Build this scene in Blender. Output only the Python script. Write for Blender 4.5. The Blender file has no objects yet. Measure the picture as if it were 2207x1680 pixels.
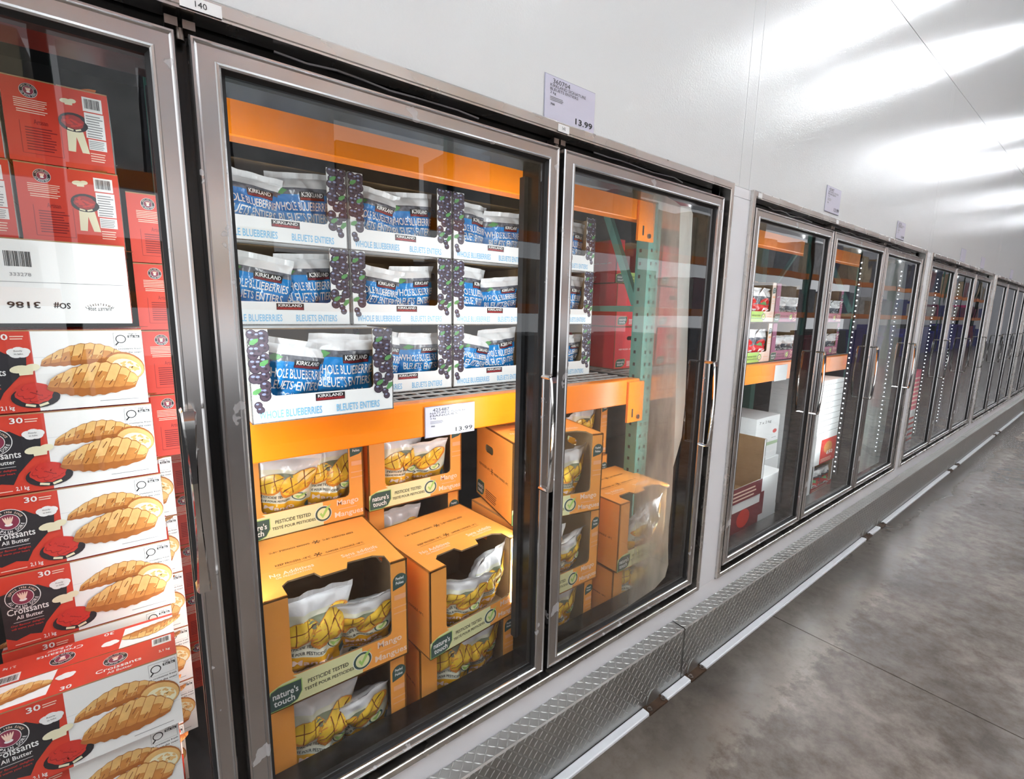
import bpy, math, random
from mathutils import Vector, Matrix, noise
from mathutils.geometry import tessellate_polygon

S = bpy.context.scene
COL = S.collection
PI = math.pi

# ------------------------------------------------------------ camera, world, exposure
cam_d = bpy.data.cameras.new('camera')
cam = bpy.data.objects.new('camera', cam_d); COL.objects.link(cam)
yaw, pitch, roll = 0.661, -0.1625, 0.0187
F = Vector((math.sin(yaw)*math.cos(pitch), math.cos(yaw)*math.cos(pitch), math.sin(pitch)))
R0 = Vector((math.cos(yaw), -math.sin(yaw), 0)); U0 = R0.cross(F)
Rv = R0*math.cos(roll)+U0*math.sin(roll); Uv = -R0*math.sin(roll)+U0*math.cos(roll)
cam.matrix_world = Matrix(((Rv.x, Uv.x, -F.x, -0.0932), (Rv.y, Uv.y, -F.y, -0.9146), (Rv.z, Uv.z, -F.z, 1.3609), (0, 0, 0, 1)))
cam_d.sensor_width = 36.0; cam_d.lens = 1028.85/2207*36.0
cam_d.clip_start = 0.02; cam_d.clip_end = 200
S.camera = cam
wd = bpy.data.worlds.new('world'); S.world = wd; wd.use_nodes = True
wd.node_tree.nodes['Background'].inputs[0].default_value = (0.93, 0.96, 1.0, 1)
wd.node_tree.nodes['Background'].inputs[1].default_value = 0.82
S.view_settings.view_transform = 'Standard'; S.view_settings.look = 'None'
S.view_settings.gamma = 1.0; S.view_settings.exposure = 1.18
S.view_settings.use_curve_mapping = False
S.cycles.max_bounces = 10; S.cycles.transparent_max_bounces = 24
S.cycles.caustics_reflective = False; S.cycles.caustics_refractive = False
CEIL_E = 21.0      # ceiling tubes
LED_W = 1.0        # case lights

# ------------------------------------------------------------ materials
def lin(c):
    if isinstance(c, str):
        c = tuple(int(c[i:i+2], 16)/255 for i in (1, 3, 5))
    return tuple(x/12.92 if x <= 0.04045 else ((x+0.055)/1.055)**2.4 for x in c)+(1.0,)
MATS = {}
def mat(name, col='#888888', rough=0.6, metal=0.0, spec=0.5, var=0.0, vscale=8.0, bump=0.0, bscale=60.0, emit=0.0, ecol=None, rvar=0.0, stretch=(1, 1, 1), coat=0.0):
    if name in MATS: return MATS[name]
    m = bpy.data.materials.new(name); m.use_nodes = True
    nt = m.node_tree; p = nt.nodes['Principled BSDF']; c = lin(col)
    p.inputs['Base Color'].default_value = c; p.inputs['Roughness'].default_value = rough
    p.inputs['Metallic'].default_value = metal; p.inputs['Specular IOR Level'].default_value = spec
    if coat: p.inputs['Coat Weight'].default_value = coat; p.inputs['Coat Roughness'].default_value = 0.1
    if var or bump or rvar:
        tc = nt.nodes.new('ShaderNodeTexCoord'); mp = nt.nodes.new('ShaderNodeMapping')
        mp.inputs['Scale'].default_value = stretch; nt.links.new(tc.outputs['Object'], mp.inputs['Vector'])
    if var or rvar:
        n = nt.nodes.new('ShaderNodeTexNoise'); n.inputs['Scale'].default_value = vscale; n.inputs['Detail'].default_value = 6
        nt.links.new(mp.outputs['Vector'], n.inputs['Vector'])
    if var:
        r = nt.nodes.new('ShaderNodeMapRange')
        r.inputs['From Min'].default_value = 0.3; r.inputs['From Max'].default_value = 0.7
        r.inputs['To Min'].default_value = 1-var; r.inputs['To Max'].default_value = 1+var*0.6
        nt.links.new(n.outputs['Fac'], r.inputs['Value'])
        mx = nt.nodes.new('ShaderNodeVectorMath'); mx.operation = 'SCALE'; mx.inputs[0].default_value = c[:3]
        nt.links.new(r.outputs['Result'], mx.inputs['Scale']); nt.links.new(mx.outputs['Vector'], p.inputs['Base Color'])
    if rvar:
        r2 = nt.nodes.new('ShaderNodeMapRange'); r2.inputs['From Min'].default_value = 0.3; r2.inputs['From Max'].default_value = 0.7
        r2.inputs['To Min'].default_value = max(0.02, rough-rvar); r2.inputs['To Max'].default_value = rough+rvar
        nt.links.new(n.outputs['Fac'], r2.inputs['Value']); nt.links.new(r2.outputs['Result'], p.inputs['Roughness'])
    if bump:
        b = nt.nodes.new('ShaderNodeBump'); b.inputs['Strength'].default_value = bump; b.inputs['Distance'].default_value = 0.004
        n2 = nt.nodes.new('ShaderNodeTexNoise'); n2.inputs['Scale'].default_value = bscale; n2.inputs['Detail'].default_value = 3
        nt.links.new(mp.outputs['Vector'], n2.inputs['Vector']); nt.links.new(n2.outputs['Fac'], b.inputs['Height'])
        nt.links.new(b.outputs['Normal'], p.inputs['Normal'])
    if emit:
        p.inputs['Emission Color'].default_value = lin(ecol or col); p.inputs['Emission Strength'].default_value = emit
    MATS[name] = m
    return m

def glass_mat():
    m = bpy.data.materials.new('door_glass'); m.use_nodes = True; nt = m.node_tree; nt.nodes.clear()
    out = nt.nodes.new('ShaderNodeOutputMaterial'); mix = nt.nodes.new('ShaderNodeMixShader')
    tr = nt.nodes.new('ShaderNodeBsdfTransparent'); tr.inputs[0].default_value = (0.955, 0.97, 0.965, 1)
    gl = nt.nodes.new('ShaderNodeBsdfGlossy'); gl.inputs['Roughness'].default_value = 0.012; gl.inputs['Color'].default_value = (1, 1, 1, 1)
    fr = nt.nodes.new('ShaderNodeFresnel'); fr.inputs['IOR'].default_value = 1.5
    geo = nt.nodes.new('ShaderNodeNewGeometry')
    inv = nt.nodes.new('ShaderNodeMath'); inv.operation = 'SUBTRACT'; inv.inputs[0].default_value = 1.0
    nt.links.new(geo.outputs['Backfacing'], inv.inputs[1])
    k = nt.nodes.new('ShaderNodeMath'); k.operation = 'MULTIPLY'; k.inputs[1].default_value = 1.35; k.use_clamp = True
    nt.links.new(fr.outputs[0], k.inputs[0])
    k2 = nt.nodes.new('ShaderNodeMath'); k2.operation = 'MULTIPLY'
    nt.links.new(k.outputs[0], k2.inputs[0]); nt.links.new(inv.outputs[0], k2.inputs[1])
    # slightly wavy pane
    tc = nt.nodes.new('ShaderNodeTexCoord'); n = nt.nodes.new('ShaderNodeTexNoise'); n.inputs['Scale'].default_value = 3.0; n.inputs['Detail'].default_value = 1
    nt.links.new(tc.outputs['Object'], n.inputs['Vector'])
    b = nt.nodes.new('ShaderNodeBump'); b.inputs['Strength'].default_value = 0.25; b.inputs['Distance'].default_value = 0.004
    nt.links.new(n.outputs['Fac'], b.inputs['Height']); nt.links.new(b.outputs['Normal'], gl.inputs['Normal'])
    nt.links.new(k2.outputs[0], mix.inputs[0]); nt.links.new(tr.outputs[0], mix.inputs[1]); nt.links.new(gl.outputs[0], mix.inputs[2])
    nt.links.new(mix.outputs[0], out.inputs[0])
    return m

def frost_mat(name, lo, hi, tint, x0, x1, nscale=14):
    m = bpy.data.materials.new(name); m.use_nodes = True; nt = m.node_tree; nt.nodes.clear()
    out = nt.nodes.new('ShaderNodeOutputMaterial'); mix = nt.nodes.new('ShaderNodeMixShader')
    tr = nt.nodes.new('ShaderNodeBsdfTransparent')
    add = nt.nodes.new('ShaderNodeMixShader'); add.inputs[0].default_value = 0.5
    df = nt.nodes.new('ShaderNodeBsdfDiffuse'); df.inputs[0].default_value = lin(tint)
    tl = nt.nodes.new('ShaderNodeBsdfTranslucent'); tl.inputs[0].default_value = lin(tint)
    nt.links.new(df.outputs[0], add.inputs[1]); nt.links.new(tl.outputs[0], add.inputs[2])
    tc = nt.nodes.new('ShaderNodeTexCoord'); sp = nt.nodes.new('ShaderNodeSeparateXYZ'); nt.links.new(tc.outputs['Object'], sp.inputs[0])
    r = nt.nodes.new('ShaderNodeMapRange'); r.interpolation_type = 'SMOOTHSTEP'
    r.inputs['From Min'].default_value = x0; r.inputs['From Max'].default_value = x1
    r.inputs['To Min'].default_value = lo; r.inputs['To Max'].default_value = hi
    nt.links.new(sp.outputs['X'], r.inputs['Value'])
    mp = nt.nodes.new('ShaderNodeMapping'); mp.inputs['Scale'].default_value = (1, 1, 0.35); nt.links.new(tc.outputs['Object'], mp.inputs[0])
    n = nt.nodes.new('ShaderNodeTexNoise'); n.inputs['Scale'].default_value = nscale; n.inputs['Detail'].default_value = 8; nt.links.new(mp.outputs[0], n.inputs['Vector'])
    r2 = nt.nodes.new('ShaderNodeMapRange'); r2.inputs['From Min'].default_value = 0.3; r2.inputs['From Max'].default_value = 0.7
    r2.inputs['To Min'].default_value = 0.65; r2.inputs['To Max'].default_value = 1.25; nt.links.new(n.outputs['Fac'], r2.inputs['Value'])
    mu = nt.nodes.new('ShaderNodeMath'); mu.operation = 'MULTIPLY'; mu.use_clamp = True
    nt.links.new(r.outputs[0], mu.inputs[0]); nt.links.new(r2.outputs[0], mu.inputs[1])
    nt.links.new(mu.outputs[0], mix.inputs[0]); nt.links.new(tr.outputs[0], mix.inputs[1]); nt.links.new(add.outputs[0], mix.inputs[2])
    nt.links.new(mix.outputs[0], out.inputs[0])
    return m

def floor_mat():
    m = bpy.data.materials.new('polished_concrete'); m.use_nodes = True; nt = m.node_tree; p = nt.nodes['Principled BSDF']
    tc = nt.nodes.new('ShaderNodeTexCoord')
    n1 = nt.nodes.new('ShaderNodeTexNoise'); n1.inputs['Scale'].default_value = 1.6; n1.inputs['Detail'].default_value = 8; n1.inputs['Roughness'].default_value = 0.62
    n2 = nt.nodes.new('ShaderNodeTexNoise'); n2.inputs['Scale'].default_value = 14; n2.inputs['Detail'].default_value = 8; n2.inputs['Roughness'].default_value = 0.7
    for n in (n1, n2): nt.links.new(tc.outputs['Object'], n.inputs['Vector'])
    cr = nt.nodes.new('ShaderNodeValToRGB'); e = cr.color_ramp.elements
    e[0].position = 0.32; e[0].color = lin('#635b54'); e[1].position = 0.7; e[1].color = lin('#958b82')
    q = cr.color_ramp.elements.new(0.5); q.color = lin('#7b726a')
    nt.links.new(n1.outputs['Fac'], cr.inputs[0])
    cr2 = nt.nodes.new('ShaderNodeValToRGB'); e = cr2.color_ramp.elements
    e[0].position = 0.36; e[0].color = (0.55, 0.51, 0.46, 1); e[1].position = 0.62; e[1].color = (1.16, 1.16, 1.16, 1)
    nt.links.new(n2.outputs['Fac'], cr2.inputs[0])
    mx = nt.nodes.new('ShaderNodeMix'); mx.data_type = 'RGBA'; mx.blend_type = 'MULTIPLY'; mx.inputs['Factor'].default_value = 0.8
    nt.links.new(cr.outputs[0], mx.inputs['A']); nt.links.new(cr2.outputs[0], mx.inputs['B'])
    # worn pale band and grime that runs along the foot of the freezers (a real, shaped stain)
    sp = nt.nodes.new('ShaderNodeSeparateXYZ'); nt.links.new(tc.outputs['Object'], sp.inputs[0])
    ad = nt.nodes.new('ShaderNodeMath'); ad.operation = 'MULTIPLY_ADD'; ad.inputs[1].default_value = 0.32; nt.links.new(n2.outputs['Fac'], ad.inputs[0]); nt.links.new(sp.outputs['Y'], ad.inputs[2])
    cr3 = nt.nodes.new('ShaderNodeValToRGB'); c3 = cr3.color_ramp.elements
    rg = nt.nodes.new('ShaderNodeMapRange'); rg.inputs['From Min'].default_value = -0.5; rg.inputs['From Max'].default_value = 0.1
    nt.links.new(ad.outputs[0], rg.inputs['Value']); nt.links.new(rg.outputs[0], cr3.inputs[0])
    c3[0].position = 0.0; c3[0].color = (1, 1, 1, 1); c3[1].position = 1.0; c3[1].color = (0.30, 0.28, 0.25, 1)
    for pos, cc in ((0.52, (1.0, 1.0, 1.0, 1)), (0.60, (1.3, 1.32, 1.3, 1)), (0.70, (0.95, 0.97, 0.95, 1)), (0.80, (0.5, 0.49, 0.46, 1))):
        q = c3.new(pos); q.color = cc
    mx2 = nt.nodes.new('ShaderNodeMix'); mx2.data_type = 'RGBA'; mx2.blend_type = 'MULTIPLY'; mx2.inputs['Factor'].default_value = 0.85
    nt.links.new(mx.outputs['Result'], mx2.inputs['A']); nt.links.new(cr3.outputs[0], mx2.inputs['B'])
    nt.links.new(mx2.outputs['Result'], p.inputs['Base Color'])
    rr = nt.nodes.new('ShaderNodeMapRange'); rr.inputs['To Min'].default_value = 0.17; rr.inputs['To Max'].default_value = 0.30
    nt.links.new(n1.outputs['Fac'], rr.inputs['Value']); nt.links.new(rr.outputs[0], p.inputs['Roughness'])
    b = nt.nodes.new('ShaderNodeBump'); b.inputs['Strength'].default_value = 0.06; b.inputs['Distance'].default_value = 0.002
    nt.links.new(n2.outputs['Fac'], b.inputs['Height']); nt.links.new(b.outputs['Normal'], p.inputs['Normal'])
    return m

M_GLASS = glass_mat()
M_FLOOR = floor_mat()
M_WALL = mat('wall_panel', '#e6e8e6', 0.12, spec=0.45, bump=0.15, bscale=210)
M_SEAM = mat('panel_seam', '#9a9a98', 0.7)
M_CURB = mat('curb_white', '#f0f0f1', 0.35, var=0.04, vscale=3)
M_STEEL = mat('brushed_steel', '#c6c4c3', 0.22, metal=1.0, var=0.05, vscale=5, rvar=0.05, stretch=(1, 1, 0.4))
M_STEEL2 = mat('worn_steel', '#d6d2cd', 0.27, metal=1.0, var=0.06, vscale=6, rvar=0.04)
M_CHROME = mat('chrome', '#d5d2ce', 0.08, metal=1.0)
M_BLACK = mat('black_liner', '#0b0b0c', 0.25)
M_RUBBER = mat('rubber', '#101010', 0.6)
M_TREAD = mat('tread_plate', '#b2b2ae', 0.42, metal=1.0, var=0.04, vscale=6, rvar=0.05)
M_WSTRIP = mat('white_strip', '#e6e8ea', 0.5, var=0.04, vscale=20)
M_RUST = mat('rusty_plate', '#4b3626', 0.6, metal=0.4, var=0.35, vscale=30)
M_BOLT = mat('bolt_steel', '#8f8680', 0.3, metal=1.0, var=0.2, vscale=40)
M_ORANGE = mat('rack_orange', '#ff8a10', 0.32, var=0.04, vscale=6)
M_TEAL = mat('rack_teal', '#5d9a8c', 0.45, var=0.06, vscale=10)
M_HOLE = mat('dark_hole', '#15191a', 0.8)
M_WIRE = mat('deck_wire', '#b4b4b2', 0.45, metal=0.3)
M_DARKWALL = mat('cold_room_panel', '#3c3b3d', 0.6, var=0.1, vscale=3)  # dimness of the room put into the colour of light metal panels
M_KRAFT = mat('kraft_board', '#a98a62', 0.85, var=0.06, vscale=30)
M_KEDGE = mat('kraft_edge', '#7d6444', 0.9)
M_WBOARD = mat('white_board', '#eef0f0', 0.5, var=0.02, vscale=8)
M_WHITE = mat('print_white', '#f4f4f2', 0.5)
M_PAPER = mat('sign_paper', '#d6d4e3', 0.25)
M_INK = mat('print_black', '#1b1b1d', 0.5)
M_GREY = mat('print_grey', '#8b8b8d', 0.5)
M_LBLUE = mat('print_light_blue', '#7fbfe6', 0.5)
M_MAROON = mat('print_maroon', '#7a1f2c', 0.5)
M_BERRY = mat('print_berry', '#51424f', 0.5, var=0.25, vscale=90)
M_BERRYD = mat('print_berry_dark', '#2f2835', 0.5)
M_BERRYL = mat('print_berry_bloom', '#8a93b4', 0.5)
M_LEAF = mat('print_leaf', '#5f9a5c', 0.5, var=0.15, vscale=60)
M_MANGO_O = mat('carton_orange', '#f7a448', 0.5, var=0.03, vscale=10)
M_CREAM = mat('print_cream', '#e4e3ac', 0.5)
M_DGREEN = mat('print_dark_green', '#3c5650', 0.5)
M_LIME = mat('print_lime', '#a8cf6c', 0.5)
M_PINK = mat('print_pale_pink', '#f8d9c4', 0.5)
M_BROWN = mat('print_brown', '#5a3a14', 0.6)
M_FILM = mat('bag_white', '#e9e9ea', 0.18, spec=0.7, bump=0.5, bscale=34, var=0.06, vscale=18)
M_BAGBLUE = mat('bag_blue', '#1f86cf', 0.16, spec=0.8, bump=0.45, bscale=34)
M_BAGBERRY = mat('bag_berry_print', '#6d6f78', 0.2, spec=0.8, bump=0.5, bscale=40, var=0.5, vscale=70)
M_BAGYEL = mat('bag_mango_yellow', '#f0b022', 0.18, spec=0.8, bump=0.4, bscale=30)
M_BAGCREAM = mat('bag_cream', '#e9e8d2', 0.18, spec=0.8, bump=0.4, bscale=30)
M_MANGOY = mat('mango_flesh', '#f6cb45', 0.25, spec=0.7, var=0.12, vscale=40)
M_MANGOR = mat('mango_skin', '#e2933a', 0.3, var=0.15, vscale=30)
M_MANGOL = mat('mango_cut', '#8a4a16', 0.5)
M_NGBLUE = mat('print_badge_blue', '#3e5f96', 0.5)
M_RED = mat('croissant_red', '#d8402c', 0.45, var=0.03, vscale=8)
M_REDD = mat('print_dark_red', '#8e1d20', 0.5)
M_BLOB = mat('print_charcoal', '#26242a', 0.5)
M_HAT = mat('print_ivory', '#ece6c4', 0.5)
M_BOWLRED = mat('print_bright_red', '#cf3328', 0.5)
M_GOLD1 = mat('crust_light', '#e8bb76', 0.5, var=0.12, vscale=60)
M_GOLD2 = mat('crust_mid', '#cd8a45', 0.5, var=0.15, vscale=60)
M_GOLD3 = mat('crust_dark', '#b0692f', 0.5, var=0.15, vscale=60)
M_GOLD4 = mat('crust_deep', '#80481f', 0.5)
M_LED = mat('led_dot', '#ffffff', 0.4, emit=3.5, ecol='#eaf6ff')
M_LEDBODY = mat('led_channel', '#3a3c3e', 0.4, metal=0.5)
M_TUBE = mat('light_tube', '#ffffff', 0.4, emit=CEIL_E, ecol='#f4f8ff')

def residue(m, thr=0.66):
    nt = m.node_tree; p = nt.nodes['Principled BSDF']; tc = nt.nodes.new('ShaderNodeTexCoord')
    n = nt.nodes.new('ShaderNodeTexNoise'); n.inputs['Scale'].default_value = 17; n.inputs['Detail'].default_value = 3; nt.links.new(tc.outputs['Object'], n.inputs['Vector'])
    r = nt.nodes.new('ShaderNodeMapRange'); r.inputs['From Min'].default_value = thr; r.inputs['From Max'].default_value = thr+0.012; nt.links.new(n.outputs['Fac'], r.inputs['Value'])
    iv = nt.nodes.new('ShaderNodeMath'); iv.operation = 'MULTIPLY_ADD'; iv.inputs[1].default_value = -0.55; iv.inputs[2].default_value = 1.0
    nt.links.new(r.outputs[0], iv.inputs[0]); nt.links.new(iv.outputs[0], p.inputs['Metallic'])
residue(M_STEEL, 0.64)

# ------------------------------------------------------------ mesh builder
class MB:
    def __init__(s): s.v = []; s.f = []; s.m = []; s.sm = []; s.mats = []
    def mi(s, m):
        if m not in s.mats: s.mats.append(m)
        return s.mats.index(m)
    def face(s, pts, m, smooth=False):
        b = len(s.v); s.v.extend(tuple(p) for p in pts); s.f.append(tuple(range(b, b+len(pts)))); s.m.append(s.mi(m)); s.sm.append(smooth)
    def mesh(s, verts, faces, m, smooth=False):
        b = len(s.v); s.v.extend(tuple(p) for p in verts); k = s.mi(m)
        for f in faces: s.f.append(tuple(i+b for i in f)); s.m.append(k); s.sm.append(smooth)
    def box(s, x0, y0, z0, x1, y1, z1, m, M=None):
        P = [Vector((x, y, z)) for x in (x0, x1) for y in (y0, y1) for z in (z0, z1)]
        if M is not None: P = [M @ p for p in P]
        s.mesh(P, [(0, 1, 3, 2), (4, 6, 7, 5), (0, 4, 5, 1), (2, 3, 7, 6), (0, 2, 6, 4), (1, 5, 7, 3)], m)
    def bar(s, a, b, w, h, m):            # square bar between two points
        a = Vector(a); b = Vector(b); d = (b-a).normalized(); u = Vector((0, 0, 1)) if abs(d.z) < 0.9 else Vector((1, 0, 0))
        e = d.cross(u).normalized()*w/2; g = e.cross(d).normalized()*h/2
        P = [a-e-g, a+e-g, a+e+g, a-e+g, b-e-g, b+e-g, b+e+g, b-e+g]
        s.mesh(P, [(3, 2, 1, 0), (4, 5, 6, 7), (0, 1, 5, 4), (1, 2, 6, 5), (2, 3, 7, 6), (3, 0, 4, 7)], m)
    def cyl(s, c, r, h, m, ax=(0, 0, 1), n=16, r2=None):
        c = Vector(c); ax = Vector(ax).normalized(); u = ax.orthogonal().normalized(); w = ax.cross(u); r2 = r if r2 is None else r2
        P = [c+(u*math.cos(2*PI*i/n)+w*math.sin(2*PI*i/n))*r for i in range(n)]+[c+ax*h+(u*math.cos(2*PI*i/n)+w*math.sin(2*PI*i/n))*r2 for i in range(n)]
        s.mesh(P, [(i, (i+1) % n, n+(i+1) % n, n+i) for i in range(n)], m, True)
        s.mesh(P, [tuple(range(n-1, -1, -1)), tuple(range(n, 2*n))], m)
    def build(s, name, parent=None, loc=None):
        me = bpy.data.meshes.new(name); me.from_pydata(s.v, [], s.f)
        for m in s.mats: me.materials.append(m)
        me.polygons.foreach_set('material_index', s.m); me.polygons.foreach_set('use_smooth', s.sm); me.update()
        o = bpy.data.objects.new(name, me); COL.objects.link(o)
        if parent is not None: o.parent = parent
        if loc is not None: o.location = loc
        return o

def thing(name, label, cat, loc=(0, 0, 0), rz=0.0, group=None):
    o = bpy.data.objects.new(name, None); COL.objects.link(o); o.empty_display_size = 0.05
    o.location = loc; o.rotation_euler = (0, 0, rz); return tag(o, label, cat, group)
def tag(o, label, cat, group=None):
    o['label'] = label; o['category'] = cat
    if group: o['group'] = group
    return o
def struct(o): o['kind'] = 'structure'; return o
def copy_tree(o, parent=None):
    c = o.copy(); COL.objects.link(c)
    if parent is not None: c.parent = parent
    for ch in list(o.children): copy_tree(ch, c)
    return c
PROTO = {}
def place(key, maker, loc, label, rz=0.0, rx=0.0, scale=(1, 1, 1), group=None, ry=0.0):
    """first use moves the prototype itself, later uses copy it with its parts"""
    if key not in PROTO: PROTO[key] = o = maker()
    else: o = copy_tree(PROTO[key])
    o.location = loc; o.rotation_euler = (rx, ry, rz); o.scale = scale; o['label'] = label
    if group: o['group'] = group
    return o

# ------------------------------------------------------------ flat print helpers
TXT = {}
def text_mesh(st, bold):
    k = (st, bold)
    if k in TXT: return TXT[k]
    cu = bpy.data.curves.new('t', 'FONT'); cu.body = st; cu.resolution_u = 2; cu.offset = (0.012 if len(st) > 9 else 0.018) if bold else 0.0; cu.fill_mode = 'FRONT'
    ob = bpy.data.objects.new('t', cu); COL.objects.link(ob)
    dg = bpy.context.evaluated_depsgraph_get(); dg.update()
    ev = ob.evaluated_get(dg); me = ev.to_mesh()
    V = [(v.co.x, v.co.y) for v in me.vertices]; Fc = [tuple(p.vertices) for p in me.polygons]
    ev.to_mesh_clear(); bpy.data.objects.remove(ob); bpy.data.curves.remove(cu)
    xs = [v[0] for v in V]; ys = [v[1] for v in V]
    x0, x1, y0, y1 = min(xs), max(xs), min(ys), max(ys)
    V = [((x-x0)/(x1-x0), (y-y0)/(y1-y0)) for x, y in V]
    TXT[k] = (V, Fc, (x1-x0)/(y1-y0)); return TXT[k]

class Pl:
    """print surface: maps (u, v, layer) to a point"""
    def __init__(s, mb, o=None, ex=None, ey=None, fn=None, dl=0.0003):
        s.mb = mb; s.fn = fn; s.dl = dl
        if fn is None: s.o = Vector(o); s.ex = Vector(ex); s.ey = Vector(ey); s.en = s.ex.cross(s.ey).normalized()
    def nl(s): s.c = getattr(s, 'c', 0)+1; return (s.c % 13)*0.065
    def p(s, u, v, l):
        if s.fn: return s.fn(u, v, l)
        return s.o+s.ex*u+s.ey*v+s.en*(l*s.dl)
    def poly(s, pts, m, l=1):
        l = l+s.nl()
        if not s.fn: s.mb.face([s.p(u, v, l) for u, v in pts], m); return
        k = max(1, 16//len(pts)); n = len(pts); E = []
        for i in range(n):
            a, b = pts[i], pts[(i+1) % n]
            E += [(a[0]+(b[0]-a[0])*q/k, a[1]+(b[1]-a[1])*q/k) for q in range(k)]
        cx = sum(p[0] for p in pts)/n; cy = sum(p[1] for p in pts)/n; R = 4; rows = []
        for r in range(1, R+1): rows.append([s.p(cx+(u-cx)*r/R, cy+(v-cy)*r/R, l) for u, v in E])
        c = s.p(cx, cy, l); n = len(E)
        for i in range(n):
            j = (i+1) % n; s.mb.face([c, rows[0][i], rows[0][j]], m, True)
            for r in range(R-1): s.mb.face([rows[r][i], rows[r+1][i], rows[r+1][j], rows[r][j]], m, True)
    def rect(s, u0, v0, u1, v1, m, l=1): s.poly([(u0, v0), (u1, v0), (u1, v1), (u0, v1)], m, l)
    def ell(s, cx, cy, rx, ry, m, l=1, n=18, rot=0.0):
        c, sn = math.cos(rot), math.sin(rot)
        s.poly([(cx+rx*math.cos(t)*c-ry*math.sin(t)*sn, cy+rx*math.cos(t)*sn+ry*math.sin(t)*c) for t in [2*PI*i/n for i in range(n)]], m, l)
    def line(s, a, b, w, m, l=1):
        d = Vector((b[0]-a[0], b[1]-a[1])); d.normalize(); e = Vector((-d.y, d.x))*w/2
        s.poly([(a[0]-e.x, a[1]-e.y), (b[0]-e.x, b[1]-e.y), (b[0]+e.x, b[1]+e.y), (a[0]+e.x, a[1]+e.y)], m, l)
    def text(s, st, u0, v0, u1, v1, m, l=3, bold=True, flip=False, slant=0.0):
        V, Fc, _ = text_mesh(st, bold); P = []; l = l+s.nl()
        for x, y in V:
            x = x+slant*(y-0.5)
            if flip: x, y = 1-x, 1-y
            P.append(s.p(u0+(u1-u0)*x, v0+(v1-v0)*y, l))
        s.mb.mesh(P, Fc, m)
    def arc_text(s, st, cx, cy, r, h, a0, a1, m, l=4, inward=False):
        n = len(st)
        for i, ch in enumerate(st):
            if ch == ' ': continue
            a = a0+(a1-a0)*(i+0.5)/n; V, Fc, asp = text_mesh(ch, True)
            w = min(h*asp, abs(a1-a0)*r/n*0.85); t = Vector((-math.sin(a), math.cos(a))); rd = Vector((math.cos(a), math.sin(a)))
            if not inward: t = -t
            up = rd if not inward else -rd
            c = Vector((cx, cy))+rd*r; P = []
            for x, y in V:
                q = c+t*(x-0.5)*w+up*(y-0.5)*h; P.append(s.p(q.x, q.y, l))
            s.mb.mesh(P, Fc, m)
    def lines(s, u0, v0, u1, v1, n, m, l=2, rnd=None, fill=0.4):
        rnd = rnd or random.Random(3); dv = (v1-v0)/n
        for i in range(n):
            s.rect(u0, v0+dv*i, u0+(u1-u0)*rnd.uniform(0.75, 1), v0+dv*(i+fill), m, l)
    def barcode(s, u0, v0, u1, v1, l=2):
        s.rect(u0, v0, u1, v1, M_WHITE, l); r = random.Random(9); u = u0+(u1-u0)*0.1
        while u < u1-(u1-u0)*0.12:
            w = (u1-u0)*r.choice((0.012, 0.02, 0.03)); s.rect(u, v0+(v1-v0)*0.2, u+w, v1-(v1-v0)*0.12, M_INK, l+1); u += w+(u1-u0)*r.choice((0.012, 0.02, 0.025))

def rrect(u0, v0, u1, v1, r, n=5):
    pts = []
    for cx, cy, a in ((u1-r, v0+r, -PI/2), (u1-r, v1-r, 0), (u0+r, v1-r, PI/2), (u0+r, v0+r, PI)):
        for i in range(n+1):
            t = a+PI/2*i/n; pts.append((cx+r*math.cos(t), cy+r*math.sin(t)))
    return pts
def prism(mb, outer, holes, o, ex, ey, t, mf, mbk, me):
    """board with optional holes; front face at o, thickness t behind it"""
    o = Vector(o); ex = Vector(ex); ey = Vector(ey); en = ex.cross(ey).normalized()
    loops = [[Vector((u, v, 0)) for u, v in lp] for lp in [outer]+holes]
    tris = tessellate_polygon(loops); flat = [q for lp in loops for q in lp]
    A = [o+ex*q.x+ey*q.y for q in flat]; B = [a-en*t for a in A]
    FT = []
    for a, b, c in tris:
        n = (A[b]-A[a]).cross(A[c]-A[a]); FT.append((a, b, c) if n.dot(en) > 0 else (c, b, a))
    mb.mesh(A, FT, mf); mb.mesh(B, [tuple(reversed(f)) for f in FT], mbk)
    k = 0
    for lp in loops:
        n = len(lp)
        for i in range(n):
            j = (i+1) % n; mb.face([A[k+i], B[k+i], B[k+j], A[k+j]], me)
        k += n

# ------------------------------------------------------------ setting
XA0 = -0.8118          # first freezer case, left outer edge
PITCH = 2.5096
Z0, ZT = 0.33, 1.756   # door bottom / top
FB, FT_ = 0.290, 1.809 # steel surround bottom / top
GAP = 0.0169; DW = 0.75
X_DOOR0 = -0.7669
NCASE = 6

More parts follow.
